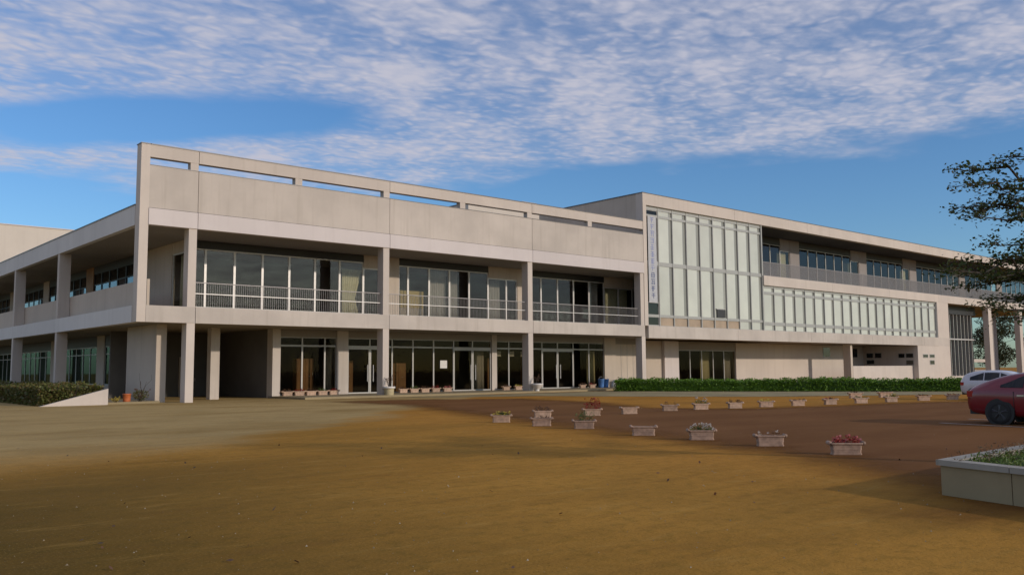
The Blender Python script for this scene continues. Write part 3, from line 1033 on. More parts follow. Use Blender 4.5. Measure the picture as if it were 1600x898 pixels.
# stairwell glazing with vertical fins
for k in range(11):
    a = 95.5 + k * 1.05
    window(GB, 'x', a, a + 1.05, 2.05, 0.5, 8.2, 'alu_dull', 'glass_green', 0.06)
    box('vertical_fin', a - 0.06, a + 0.06, 1.72, 2.0, 0.45, 8.2, 'alu_dull', GB)
box('stair_rail', 95.5, 107, 1.66, 1.71, 5.0, 5.15, 'alu', GB)
box('header', 95.3, 107.1, 1.6, 2.2, 8.205, 9.28, 'dark_metal', GB)
box('stair_base', 95.3, 107.1, 1.7, 2.2, 0, 0.45, 'conc', GB)
box('room_wall', 95.3, 107.1, 9, 9.2, 0, 9.28, 'room', GB)
for a in (107.2, 117.6, 130.6):
    box('column', a, a + 1.0, 0.0, 0.7, 0, 9.275, 'conc_frame', GB)
box('rear_wall', 43.4, 107, 29.8, 30, 0, ZR0, 'conc_grey', GB)
box('gallery_wall', 114.6, 117.6, 3, 3.3, 0, 9.28, 'conc_dull', GB)
box('gallery_rail', 108.4, 114.6, 3.0, 3.15, 2.2, 2.6, 'conc_frame', GB)
box('gallery_rail', 108.4, 114.6, 3.0, 3.15, 0.0, 1.2, 'conc_dull', GB)

# far hall behind the left wing
HB = empty('hall_building', (0.7, 60, 0), 'plain beige windowless hall rising behind the left wing roof', 'hall')
hw = box('wall', 1.2, 45, 64.0, 90, 0, 18.1, 'beige', HB)
box('roof', 1.1, 45.1, 63.9, 90.1, 18.1, 18.2, 'conc_band', HB)

# ramp wall beside the left hedge
mb = MB()
mb.add([(-4.25, 0.3, 0), (-1.15, 0.3, 0), (-1.15, 0.3, 0.80), (-4.25, 0.55, 0), (-1.15, 0.55, 0), (-1.15, 0.55, 0.80)],
       [(0, 1, 2), (5, 4, 3), (0, 3, 4, 1), (1, 4, 5, 2), (2, 5, 3, 0)])
tag(mb.build('ramp_wall', 'conc_frame'), 'pale triangular concrete ramp wall at the end of the left hedge', 'ramp wall')
box('ramp_landing', -1.14, 1.6, 0.8, 6.0, 0, 0.10, 'pave').__setitem__('kind', 'structure')

# ------------------------------------------------------------------ plants
rng = np.random.default_rng(7)
rnd = random.Random(11)


def hedge_mesh(name, path, width, height, density, leaf, mat, seed, low_end=0.0):
    rg = np.random.default_rng(seed)
    out = []
    for (p, q) in zip(path[:-1], path[1:]):
        p, q = np.array(p, float), np.array(q, float)
        L = np.linalg.norm(q - p)
        d = (q - p) / L
        s = np.array([-d[1], d[0]])
        n = int(L * (width + 2 * height) * density)
        t = rg.uniform(0, L, n)
        # distribute around the outside of a rounded box section, some inside
        ang = rg.uniform(-0.12 * math.pi, 1.12 * math.pi, n)
        cs, sn = np.cos(ang), np.sin(ang)
        pw = 0.38
        u = np.sign(cs) * np.abs(cs) ** pw * width / 2
        z = np.clip(np.sign(sn) * np.abs(sn) ** pw, -0.1, 1) * height
        shell = rg.uniform(0.80, 1.02, n)
        lump = 1 + 0.06 * np.sin(t * 0.53 + 0.4) + 0.07 * np.sin(t * 2.1 + 3 * u) + 0.05 * np.sin(t * 4.7 + 1.3) + 0.04 * np.sin(t * 9.3 + 5 * u)
        z = np.abs(z) * shell * lump
        u = u * shell * (1 + 0.04 * np.sin(t * 5.1 + z * 3))
        z[(np.abs(sn) < 0.2)] *= rg.uniform(0, 1, (np.abs(sn) < 0.2).sum())
        low = rg.uniform(0, 1, n) < 0.35
        z[low] = rg.uniform(0.02, 1.0, low.sum()) * height * 0.95
        u[low] = np.sign(rg.uniform(-1, 1, low.sum())) * width / 2 * rg.uniform(0.84, 1.0, low.sum())
        P = np.zeros((n, 3))
        P[:, :2] = p + d * t[:, None] + s * u[:, None]
        P[:, 2] = z
        out.append(P)
    for (p, q) in ((path[0], path[1]), (path[-1], path[-2])):       # the leafy ends
        p, q = np.array(p, float), np.array(q, float)
        d = (q - p) / np.linalg.norm(q - p)
        s = np.array([-d[1], d[0]])
        n = int(width * height * density * 5)
        t = rg.uniform(-0.12, 1.7, n)
        u = rg.uniform(-0.5, 0.5, n) * width
        P = np.zeros((n, 3))
        P[:, :2] = p + d * t[:, None] + s * u[:, None]
        P[:, 2] = rg.uniform(0.02, 0.95, n) * height * (1 - 0.12 * np.abs(u * 2 / width) ** 4)
        out.append(P)
    P = np.concatenate(out)
    return quads_mesh(name, leaf_quads(P, leaf, rg, 0.6, 0.62), mat)


def hedge(name, path, width, height, density, leaf, mat, seed, label, core_from=0.5):
    root = empty(name, (path[0][0], path[0][1], 0), label, 'hedge')
    o = bpy.data.objects.new('foliage', hedge_mesh('foliage', path, width, height, density, leaf, mat, seed))
    place(o, root, (0, 0, 0))
    mb = MB()
    for p, q in zip(path[:-1], path[1:]):
        p, q = Vector(p), Vector(q)
        L = (q - p).length
        n = max(2, int(L / 0.5))
        for k in range(n + 1):
            c = p.lerp(q, k / n)
            for j in range(2):
                a = rnd.uniform(0, 6.28)
                rr = rnd.uniform(0.05, width * 0.4)
                mb.tube((c.x, c.y, 0), (c.x + rr * math.cos(a), c.y + rr * math.sin(a), height * 0.85), 0.018, 0.006, 4)
    mb.build('stem', 'bark', root)
    # dense twiggy core so that the hedge is not see-through
    mb = MB()
    for i_, (p, q) in enumerate(zip(path[:-1], path[1:])):
        p, q = Vector(p), Vector(q)
        d = (q - p).normalized()
        if i_ == 0:
            p = p + d * core_from
        s = Vector((-d.y, d.x))
        n = max(2, int((q - p).length / 0.35))
        vs, fs = [], []
        for k in range(n + 1):
            c = p.lerp(q, k / n)
            hw_ = width * rnd.uniform(0.34, 0.42)
            h = height * rnd.uniform(0.72, 0.86)
            for u_, z_ in ((-hw_, 0), (-hw_, h * 0.8), (-hw_ * 0.7, h), (hw_ * 0.7, h), (hw_, h * 0.8), (hw_, 0)):
                vs.append((c.x + s.x * u_, c.y + s.y * u_, z_))
        for k in range(n):
            for j in range(5):
                a = k * 6 + j
                fs.append((a, a + 1, a + 7, a + 6))
        fs += [tuple(range(6)), tuple(range(n * 6, n * 6 + 6))[::-1]]
        mb.add(vs, fs)
    mb.build('inner_foliage', mat, root)
    return root


hedge('green_hedge', [(33.6, -2.3), (39.5, -12.3), (45.9, -22.0), (49.5, -27.3)], 1.7, 0.86, 330, 0.13, 'hedge', 3,
      'long clipped bright green hedge in front of the white ground floor wall')
hedge('azalea_hedge', [(-2.65, 0.9), (-2.65, 9.0), (-2.65, 20.0), (-2.65, 34.0)], 3.0, 1.0, 330, 0.14, 'azalea', 4,
      'low brownish green shrub bank along the left wing behind the ramp wall', 1.6)


def leaf_cloud(n, c, r, rg):
    P = rg.normal(size=(n, 3))
    P /= np.linalg.norm(P, axis=1)[:, None]
    P *= rg.uniform(0.35, 1.0, n)[:, None] ** 0.6
    return np.array(c) + P * np.array(r)


def branch_chain(mb, p0, p1, r0, r1, rg, segs=5, wob=0.06):
    p0, p1 = np.array(p0, float), np.array(p1, float)
    pts = [p0]
    L = np.linalg.norm(p1 - p0)
    for k in range(1, segs + 1):
        t = k / segs
        p = p0 + (p1 - p0) * t
        if k < segs:
            p = p + rg.normal(size=3) * L * wob * 0.5
        p[2] += math.sin(t * math.pi) * L * 0.06
        pts.append(p)
    for k in range(segs):
        ra = r0 + (r1 - r0) * k / segs
        rb = r0 + (r1 - r0) * (k + 1) / segs
        mb.tube(pts[k], pts[k + 1], ra, rb, 6)
    return pts


# the tree in the raised bed, its branches reaching into the picture from the right
def near_tree():
    rg = np.random.default_rng(21)
    base = np.array((1.35, -42.95, 0.40))
    root = empty('broadleaf_tree', tuple(base), 'dark leaved tree reaching in from the right over the planting bed', 'tree')
    mb = MB()
    top = base + np.array((0.1, 0.1, 3.2))
    tr = branch_chain(mb, base, top, 0.13, 0.09, rg, 5, 0.03)
    tr2 = branch_chain(mb, top, top + np.array((0.3, 0.25, 1.9)), 0.09, 0.03, rg, 4, 0.05)
    left = np.array((-0.757, 0.653, 0.0))        # towards the photograph's left
    rightv = -left
    leaves = []
    limbs = []
    tips = [(-1.77, -41.52, 4.54), (-2.27, -41.84, 4.19), (-1.4, -41.38, 4.02), (-1.97, -41.79, 3.78), (-0.87, -41.45, 4.11), (-1.49, -41.89, 3.40),
            (-1.87, -41.53, 3.16), (-2.44, -41.68, 2.97), (-1.36, -41.4, 2.83), (-1.75, -41.81, 2.50), (-1.11, -41.82, 2.33), (-1.3, -42.03, 3.2),
            (-1.73, -42.26, 3.78), (-1.28, -42.23, 4.69), (-1.28, -41.89, 4.17), (-1.92, -41.98, 2.88),
            (-1.5, -41.6, 3.02), (-1.1, -41.7, 2.65), (-0.7, -42.0, 2.9), (-0.9, -41.9, 3.25), (-0.6, -42.1, 2.5)]
    for tip in tips:
        tip = np.array(tip)
        h = max(1.7, (tip[2] - base[2]) - rg.uniform(0.2, 0.6))
        limbs.append((h, (tip - base - np.array((0, 0, h))) * 0.93, 0.0))
    for k in range(12):
        a = rg.uniform(-1.9, 1.9)
        d = rightv * math.cos(a) + np.array((0.653, 0.757, 0)) * math.sin(a)
        limbs.append((rg.uniform(1.9, 3.6), d * rg.uniform(1.4, 2.6), rg.uniform(0.2, 0.9)))
    for h, v, rise in limbs:
        p0 = base + np.array((0, 0, h))
        p1 = p0 + v + np.array((0, 0, rise))
        pts = branch_chain(mb, p0, p1, 0.045, 0.008, rg, 8, 0.05)
        for i in range(4, 9):
            for j in range(3):
                d = rg.normal(size=3)
                d[2] = d[2] * 0.10 + 0.02
                d = d / np.linalg.norm(d) * rg.uniform(0.14, 0.34)
                d += v / np.linalg.norm(v) * 0.04
                q = branch_chain(mb, pts[i], pts[i] + d, 0.008, 0.003, rg, 3, 0.10)
                for s in range(1, 4):
                    m = int(rg.integers(6, 16))
                    C = q[s] + rg.normal(size=(m, 3)) * np.array((0.085, 0.085, 0.045))
                    leaves.append(C)
    mb.build('trunk', 'bark', root)
    P = np.concatenate(leaves)
    o = bpy.data.objects.new('crown', quads_mesh('crown', leaf_quads(P, 0.066, rg, 0.9, 0.55), 'tree'))
    place(o, root, (0, 0, 0))


near_tree()


def far_tree(x, y, h, r, seed, label):
    rg = np.random.default_rng(seed)
    root = empty('background_tree', (x, y, 0), label, 'tree', 'trees beyond the far end of the block')
    mb = MB()
    branch_chain(mb, (x, y, 0), (x, y, h * 0.75), 0.22, 0.06, rg, 5, 0.02)
    P = []
    for k in range(34):
        a = rg.uniform(0, 6.28)
        t = rg.uniform(0.25, 1.0)
        rr = r * math.sqrt(max(0.05, 1 - (t - 0.45) ** 2 * 2.6)) * rg.uniform(0.35, 0.95)
        c = (x + rr * math.cos(a), y + rr * math.sin(a), h * t)
        branch_chain(mb, (x, y, h * t * 0.7), c, 0.05, 0.015, rg, 3, 0.06)
        P.append(leaf_cloud(130, c, (r * 0.36, r * 0.36, h * 0.10), rg))
    mb.build('trunk', 'bark', root)
    o = bpy.data.objects.new('crown', quads_mesh('crown', leaf_quads(np.concatenate(P), 0.34, rg, 0.5, 0.6), 'far_tree'))
    place(o, root, (0, 0, 0))


far_tree(140, 12, 8.5, 3.6, 31, 'nearest bushy green tree seen through the gap between the end columns')
far_tree(160, 19, 11.0, 4.4, 32, 'tallest rounded tree behind the gap at the far right end')
far_tree(150, 9, 6.5, 3.6, 33, 'low spreading tree behind the stairwell at the far right end')

far_tree(166, 9, 10.0, 4.6, 34, 'broad tree filling the right side of the gap behind the last columns')
far_tree(150, 1.5, 8.0, 3.8, 35, 'tree closest to the last column at the right edge of the photo')

# ------------------------------------------------------------------ raised planting bed on the right
BED = empty('raised_planting_bed', (-3.75, -41.95, 0),
            'weathered low concrete planting bed with pale cap in the right foreground', 'planting bed')
P0, P1, P2, P3 = Vector((-3.68, -42.0)), Vector((-4.55, -44.80)), Vector((3.2, -46.6)), Vector((4.2, -41.8))


def wall_run(a, b, n):
    d = (b - a).normalized()
    s = Vector((-d.y, d.x))
    L = (b - a).length
    for k in range(n):
        u0, u1 = L * k / n + (0.006 if k else 0), L * (k + 1) / n - 0.006
        mb = MB()
        q = []
        for u_, o_ in ((u0, 0), (u1, 0), (u1, 0.14), (u0, 0.14)):
            p = a + d * u_ + s * o_
            q.append((p.x, p.y))
        mb.add([(x, y, -0.02) for x, y in q] + [(x, y, 0.37) for x, y in q], CF)
        mb.build('wall_block', 'bed_wall', BED)
        mb = MB()
        q = []
        for u_, o_ in ((u0 - (0.04 if k == 0 else 0), -0.035), (u1 + (0.04 if k == n - 1 else 0), -0.035), (u1 - (0.17 if k == n - 1 else 0), 0.17), (u0 + (0.17 if k == 0 else 0), 0.17)):
            p = a + d * u_ + s * o_
            q.append((p.x, p.y))
        mb.add([(x, y, 0.37) for x, y in q] + [(x, y, 0.44) for x, y in q], CF)
        mb.build('cap_stone', 'bed_cap', BED)


wall_run(P0, P1, 3)
wall_run(P1, P2, 8)
wall_run(P2, P3, 5)
wall_run(P3, P0, 8)
mb = MB()
mb.add([(p.x + ox, p.y + oy, z) for z in (0.0, 0.37) for p, ox, oy in ((P0, .15, -.15), (P1, .15, .15), (P2, -.15, .15), (P3, -.15, -.15))], CF)
mb.build('soil', 'soil', BED)
rg = np.random.default_rng(5)
n = 17000
uv = rg.uniform(0.03, 0.97, (n, 2))
A = np.array([*P0]); B = np.array([*P3]); C_ = np.array([*P1]); D_ = np.array([*P2])
XY = (A * (1 - uv[:, :1]) + B * uv[:, :1]) * (1 - uv[:, 1:]) + (C_ * (1 - uv[:, :1]) + D_ * uv[:, :1]) * uv[:, 1:]
P = np.zeros((n, 3))
P[:, :2] = XY
P[:, 2] = 0.37 + rg.uniform(0, 0.075, n) * (1 + 0.5 * np.sin(XY[:, 0] * 3) * np.sin(XY[:, 1] * 2.3))
o = bpy.data.objects.new('ground_cover', quads_mesh('ground_cover', leaf_quads(P, 0.065, rg, -0.2, 0.3), 'bed_green'))
COL.objects.link(o)
tag(o, 'short green ground cover growing in the raised bed', None, None, 'stuff')
P = []
for k in range(46):
    c = A * (1 - k / 46) + B * (k / 46)
    P.append(leaf_cloud(26, (c[0] + rg.uniform(0, .2), c[1] - 0.3 + rg.uniform(-.15, .1), 0.50), (0.10, 0.10, 0.09 + 0.06 * rg.uniform()), rg))
o = bpy.data.objects.new('dry_weeds', quads_mesh('dry_weeds', leaf_quads(np.concatenate(P), 0.05, rg, 0.0, 0.22), 'dry'))
COL.objects.link(o)
tag(o, 'thin reddish brown weeds along the far edge of the raised bed', None, None, 'stuff')

# ------------------------------------------------------------------ flower planters


def planter_body(mat):
    """0.68 m trough: tapered ribbed sides, rolled rim and foot, scrolled ends"""
    mb = MB()
    prof = [(0.285, 0.085, 0.0), (0.300, 0.098, 0.0), (0.300, 0.098, 0.030), (0.288, 0.088, 0.035), (0.292, 0.090, 0.10), (0.300, 0.094, 0.105),
            (0.300, 0.094, 0.125), (0.296, 0.092, 0.130), (0.305, 0.098, 0.195), (0.325, 0.112, 0.205), (0.332, 0.118, 0.225), (0.325, 0.114, 0.245),
            (0.305, 0.098, 0.245), (0.295, 0.090, 0.20)]
    vs, fs = [], []
    for hx, hy, z in prof:
        c = 0.03
        ring = [(hx - c, -hy), (hx, -hy + c), (hx, hy - c), (hx - c, hy), (-hx + c, hy), (-hx, hy - c), (-hx, -hy + c), (-hx + c, -hy)]
        vs += [(x, y, z) for x, y in ring]
    for i in range(len(prof) - 1):
        for k in range(8):
            fs.append((i * 8 + k, i * 8 + (k + 1) % 8, (i + 1) * 8 + (k + 1) % 8, (i + 1) * 8 + k))
    fs.append(tuple(range(8))[::-1])
    fs.append(tuple(range((len(prof) - 1) * 8, len(prof) * 8)))
    mb.add(vs, fs)
    return mb


def scroll(sx):
    mb = MB()
    mb.tube((sx * 0.335, -0.10, 0.235), (sx * 0.335, 0.10, 0.235), 0.042, 0.042, 12)
    return mb


PL = {}


def planter(x, y, rz, plant, label, group, mat='planter', z=0.0, h=0.12, scale=1.0):
    root = empty('flower_planter', (x, y, z), label, 'planter', group, rz)
    root.scale = (scale, scale, scale)
    root.rotation_euler = (R(rnd.uniform(-1.5, 1.5)) if z < 0.1 else 0, 0, rz)
    if mat not in PL:
        b = planter_body(mat).build('trough', mat, root, local=True)
        s1 = scroll(1).build('scroll_handle', mat, b, local=True, smooth_=True)
        s2 = scroll(-1).build('scroll_handle', mat, b, local=True, smooth_=True)
        so_ = MB().box(-0.285, 0.285, -0.085, 0.085, 0.19, 0.215).build('soil', 'soil', root, local=True)
        PL[mat] = (b, so_)
    else:
        b, so_ = PL[mat]
        b = copy_tree(b, root)
        copy_tree(so_, root)
    seed = int(abs(x * 97 + y * 31)) % 9973
    rg = np.random.default_rng(seed)
    fol, flo, dens = plant
    if fol:
        P = []
        for k in range(int(9 * dens)):
            c = (rg.uniform(-0.26, 0.26), rg.uniform(-0.06, 0.06), 0.215)
            hh = h * rg.uniform(0.6, 1.3)
            P.append(leaf_cloud(24, (c[0], c[1], 0.215 + hh * 0.5), (0.07, 0.07, hh * 0.55), rg))
        me = quads_mesh('plant_leaves', leaf_quads(np.concatenate(P), 0.055, rg, 0.1, 0.4), fol)
        o = bpy.data.objects.new('plant_leaves', me)
        COL.objects.link(o)
        o.parent = root
    if flo:
        P = []
        for k in range(int(14 * dens)):
            c = (rg.uniform(-0.29, 0.29), rg.uniform(-0.09, 0.09), 0.215 + h * rg.uniform(0.45, 1.25))
            P.append(leaf_cloud(12, c, (0.038, 0.038, 0.022), rg))
        me = quads_mesh('blossom', leaf_quads(np.concatenate(P), 0.042, rg, 0.9, 0.85), flo)
        o = bpy.data.objects.new('blossom', me)
        COL.objects.link(o)
        o.parent = root
    return root


GN = 'flower planters along the near side of the drive'
for x, y, deg, plant, lab, mat, h in (
    (2.55, -26.0, -38, ('fl_green', 'fl_yellow', 1.4), 'pinkish planter with yellow flowers, farthest of the near row', 'planter', 0.09),
    (2.2, -28.2, -40, ('fl_brown', None, 0.5), 'nearly bare mauve planter just past the yellow flowered one', 'planter_old', 0.10),
    (2.2, -29.9, -42, ('fl_green', None, 1.5), 'planter with a tall tuft of dull green leaves and no flowers', 'planter_old', 0.22),
    (1.4, -32.7, -46, (None, None, 0), 'empty mauve planter with scrolled ends beside the drive', 'planter_old', 0.1),
    (1.3, -34.5, -44, ('fl_green', 'fl_white', 1.3), 'planter covered in small white and pale pink blossoms', 'planter_old', 0.11),
    (0.95, -36.5, -45, ('fl_brown', 'fl_white', 0.3), 'almost empty planter holding a few white blossoms', 'planter_old', 0.07),
    (0.35, -38.5, -46, ('fl_red', 'fl_pink', 1.3), 'nearest planter on the drive, full of red leaved pink flowers', 'planter_old', 0.10)):
    planter(x, y, R(deg), plant, lab, GN, mat, 0.006, h * 1.35, 0.90)
GF = 'flower planters along the far side of the drive'
far_row = [
    (5.2, -25.0, ('fl_brown', None, 1.2), 'planter of wilted brown leaves behind the near row', 0.13),
    (7.15, -25.4, ('fl_red', 'fl_red', 1.6), 'planter with the tall bright red foliage', 0.26),
    (8.95, -25.5, (None, None, 0), 'empty pale planter right of the red leaved one', 0.1),
    (11.7, -25.1, ('fl_brown', None, 0.4), 'far row planter with thin wilted stems, next after the empty one', 0.12),
    (13.35, -25.3, ('fl_green', 'fl_white', 1.2), 'far row planter with dark green leaves and white dots of flowers', 0.17),
    (15.1, -25.65, ('fl_brown', None, 0.9), 'far row planter with low reddish brown plants left of the yellow one', 0.11),
    (16.9, -25.9, ('fl_yellow', None, 0.9), 'far row planter with a yellowish low plant', 0.10),
    (18.8, -26.2, ('fl_brown', None, 0.7), 'far row planter with sparse brown plants right of the yellowish one', 0.07),
    (20.8, -26.55, ('fl_brown', 'fl_pink', 0.6), 'far row planter with a few pink flowers over brown leaves', 0.07),
    (22.9, -26.85, ('fl_green', None, 0.8), 'far row planter with low green leaves', 0.10),
    (25.1, -27.15, ('fl_green', 'fl_yellow', 0.9), 'far row planter with green leaves and yellow flowers', 0.10),
    (27.5, -27.55, ('fl_brown', None, 0.8), 'far row planter second nearest the parked cars', 0.08),
    (29.6, -28.0, ('fl_red', None, 0.8), 'far row planter nearest the white car, with reddish leaves', 0.08)]
for i, (x, y, plant, lab, h) in enumerate(far_row):
    planter(x, y, R(-34 + (i * 37 % 11) - 5), plant, lab, GF, 'planter', 0.008, h * 1.35, 0.94)
for x, y, lab in ((29.2, -23.2, 'pale planter standing alone behind the far row on the soil strip, left of its twin'),
                  (31.2, -23.8, 'pale planter standing behind the far row on the soil strip, closest to the hedge end')):
    planter(x, y, R(-35), ('fl_brown', None, 0.7), lab, 'planters on the soil strip before the hedge', 'planter', 0.004, 0.1, 1.1)
GP = 'planters lined up before the storefront windows'
store = [(10.15, 'leftmost storefront planter beside the inner pillar', 'fl_brown'), (10.95, 'second storefront planter from the inner pillar', 'fl_red'),
         (11.75, 'storefront planter in the middle of the left window, third from the pillar', 'fl_brown'),
         (12.55, 'storefront planter fourth from the inner pillar', 'fl_green'), (13.35, 'storefront planter right before the pale pilaster', 'fl_red'),
         (18.6, 'storefront planter just right of the white rimmed pot', 'fl_brown'), (19.5, 'second storefront planter right of the white rimmed pot', 'fl_green'),
         (20.4, 'storefront planter under the window mullion, third right of the pot', 'fl_brown'),
         (21.3, 'storefront planter under the paper notice', 'fl_red'), (22.3, 'pink flowered storefront planter left of the middle door', 'fl_pink'),
         (27.7, 'storefront planter right of the middle door', 'fl_brown'), (28.9, 'yellowish storefront planter before the dark window right of the middle door', 'fl_yellow'),
         (35.7, 'storefront planter right of the right hand door', 'fl_brown'), (36.8, 'storefront planter left of the blue buckets', 'fl_red')]
for x, lab, fl in store:
    planter(x, 3.35, R(rnd.uniform(-4, 4)), (fl, None, 1.3), lab, GP, 'planter', 0.121, 0.17, 1.08)


def stems(root, mat, c, n, h, spread, seed, leaf=None):
    rg = np.random.default_rng(seed)
    mb = MB()
    P = []
    for k in range(n):
        a = rg.uniform(0, 6.28)
        e = np.array((c[0] + spread * rg.uniform(.2, 1) * math.cos(a), c[1] + spread * rg.uniform(.2, 1) * math.sin(a), c[2] + h * rg.uniform(.6, 1)))
        q = branch_chain(mb, c, e, 0.012, 0.004, rg, 4, 0.08)
        for s in (2, 3, 4):
            P.append(leaf_cloud(10, q[s], (0.05, 0.05, 0.05), rg))
    mb.build('stem', 'bark', root, local=True)
    if leaf:
        o = bpy.data.objects.new('plant_leaves', quads_mesh('plant_leaves', leaf_quads(np.concatenate(P), 0.06, rg, 0.2, 0.45), leaf))
        COL.objects.link(o)
        o.parent = root


pot = empty('flower_pot', (15.05, -0.42, 0.0), 'cream round pot with a wide white rim before the second column', 'pot')
MB().lathe([(0.26, 0), (0.29, 0.1), (0.30, 0.46), (0.30, 0.50)]).build('pot_body', 'pot_cream', pot, local=True, smooth_=True)
MB().lathe([(0.30, 0.50), (0.375, 0.52), (0.385, 0.60), (0.36, 0.64), (0.30, 0.63)]).build('pot_rim', 'pot_white', pot, local=True, smooth_=True)
stems(pot, 'bark', (0, 0, 0.6), 9, 0.75, 0.35, 3, 'fl_brown')
pot = empty('flower_pot', (27.3, -0.5, 0.0), 'white bowl shaped pedestal pot with bare stems before the third column', 'pot')
MB().lathe([(0.22, 0), (0.24, 0.05), (0.16, 0.12), (0.15, 0.22), (0.30, 0.36), (0.40, 0.52), (0.44, 0.58), (0.42, 0.64), (0.34, 0.62)]).build('pot_body', 'pot_white', pot, local=True, smooth_=True)
stems(pot, 'bark', (-0.1, 0, 0.58), 8, 0.7, 0.45, 4, 'fl_brown')

# orange pot and dark shrub by the corner pier
pot = empty('orange_bucket', (0.05, 1.25, 0), 'orange plastic bucket standing by the grey corner pier', 'bucket')
MB().lathe([(0.17, 0), (0.185, 0.2), (0.20, 0.46), (0.215, 0.47), (0.215, 0.51), (0.19, 0.51)]).build('bucket_body', 'orange', pot, local=True, smooth_=True)
sh = empty('dark_shrub', (0.72, 1.2, 0), 'dark reddish shrub with bare twigs beside the orange bucket', 'shrub')
stems(sh, 'bark', (0, 0, 0), 12, 0.8, 0.5, 8, 'fl_brown')
stems(sh, 'bark', (0.1, 0.1, 0.3), 5, 1.3, 0.55, 12)
P = leaf_cloud(420, (0, 0, 0.42), (0.45, 0.35, 0.30), np.random.default_rng(9))
o = bpy.data.objects.new('foliage', quads_mesh('foliage', leaf_quads(P, 0.09, np.random.default_rng(10), 0.3, 0.5), 'azalea'))
COL.objects.link(o)
o.parent = sh
sh2 = empty('green_weed', (-0.62, 0.85, 0), 'small yellowish green weed left of the orange bucket', 'plant')
stems(sh2, 'bark', (0, 0, 0), 8, 0.4, 0.25, 18, 'fl_yellow')

# blue buckets
for i, (x, y, lab) in enumerate(((37.7, 3.2, 'blue plastic bucket left of the pair by the shutter wall'), (38.35, 3.3, 'middle blue plastic bucket beside a white canister'),
                                 (40.0, 3.1, 'blue plastic bucket alone right of the white canister'))):
    b = empty('blue_bucket', (x, y, 0.121), lab, 'bucket', 'blue buckets by the storefront')
    MB().lathe([(0.20, 0), (0.22, 0.1), (0.26, 0.62), (0.285, 0.63), (0.285, 0.69), (0.25, 0.69)]).build('bucket_body', 'blue', b, local=True, smooth_=True)
    mb = MB()
    pr = None
    for k in range(9):
        a = math.pi * k / 8
        q = (0.27 * math.cos(a), 0.0, 0.66 + 0.22 * math.sin(a))
        if pr:
            mb.tube(pr, q, 0.012, 0.012, 5)
        pr = q
    mb.build('bucket_handle', 'alu_dull', b, local=True)
cn = empty('white_canister', (39.2, 3.2, 0.121), 'white plastic canister standing between blue buckets', 'canister')
MB().lathe([(0.19, 0), (0.20, 0.03), (0.20, 0.42), (0.12, 0.50), (0.07, 0.52)]).build('canister_body', 'white', cn, local=True, smooth_=True)
MB().lathe([(0.075, 0.52), (0.075, 0.58), (0.05, 0.585)]).build('canister_cap', 'blue', cn, local=True)

# ------------------------------------------------------------------ things behind and on the glass


def curtain(x0, x1, y, z0, z1, mat, label, gather=0.0, group=None, axis='x'):
    mb = MB()
    n = 28
    vs, fs = [], []
    for j, t in enumerate((0.0, 0.35, 0.6, 1.0)):
        z = z1 + (z0 - z1) * t
        for i in range(n + 1):
            s = i / n
            x = x0 + (x1 - x0) * s
            pull = gather * (1 - abs(t - 0.6) / 0.6 if t < 1.2 else 0)
            x = x0 + (x - x0) * (1 - max(0, pull))
            yy_ = y + 0.05 * math.sin(i * 1.7) + 0.015 * math.sin(i * 4.1 + j)
            vs.append((x, yy_, z))
    for j in range(3):
        for i in range(n):
            a = j * (n + 1) + i
            fs.append((a, a + 1, a + n + 2, a + n + 1))
    if axis == 'y':
        vs = [(b, a, c) for a, b, c in vs]
    mb.add(vs, fs)
    o = mb.build('curtain', mat, None, smooth_=True, origin=(vs[0][0], vs[0][1], z0))
    md = o.modifiers.new('thick', 'SOLIDIFY')
    md.thickness = 0.008
    return tag(o, label, 'curtain', group)


GC = 'curtains behind the windows'
curtain(4.35, 5.6, 4.3, Z2 + 0.05, 8.5, 'curtain', 'cream curtain at the balcony corner left of the first upper column', 0, GC, 'y')
curtain(14.4, 15.9, 4.3, Z2 + 0.05, 8.3, 'curtain', 'gathered cream curtain left of the second upper column', 0.35, GC)
curtain(21.4, 22.9, 4.35, Z2 + 0.05, 8.75, 'curtain_grey', 'pale grey curtain in the middle upper bay, left half', 0, GC)
curtain(23.1, 23.9, 4.3, Z2 + 0.05, 8.75, 'curtain_grey', 'narrow pale curtain beside the dark pane of the middle upper bay', 0, GC)
curtain(26.7, 27.9, 4.3, Z2 + 0.05, 8.35, 'curtain_grey', 'grey curtain left of the third upper column', 0, GC)
curtain(37.5, 38.6, 4.35, Z2 + 0.05, 8.7, 'curtain_grey', 'dim curtain in the right upper bay beside the cream one', 0, GC)
curtain(39.4, 42.2, 4.3, Z2 + 0.05, 8.35, 'curtain', 'wide cream curtain at the right end of the upper balcony', 0, GC)
curtain(13.15, 13.75, 4.4, 0.2, 3.1, 'curtain_grey', 'pale ground floor curtain by the left pilaster', 0, GC)
curtain(25.2, 26.5, 4.5, 0.2, 3.0, 'curtain_grey', 'pale pleated curtain behind the middle ground floor door', 0, GC)
curtain(37.3, 38.2, 4.4, 0.2, 3.1, 'curtain', 'cream ground floor curtain near the blue buckets', 0, GC)
curtain(53.2, 54.6, 5.1, 0.2, 3.2, 'curtain', 'cream curtain in the ground floor window above the hedge', 0, GC)
curtain(56.8, 57.9, 5.1, 0.2, 3.2, 'curtain_grey', 'dim curtain beside the long white wall above the hedge', 0, GC)
for i, cx_ in enumerate((65.5, 78.9, 92.2, 105.4)):
    curtain(cx_, cx_ + 1.6, 4.35, 10.3, 13.6, 'curtain', ('first', 'second', 'third', 'fourth')[i] + ' cream curtain from the left on the top balcony', 0, GC)
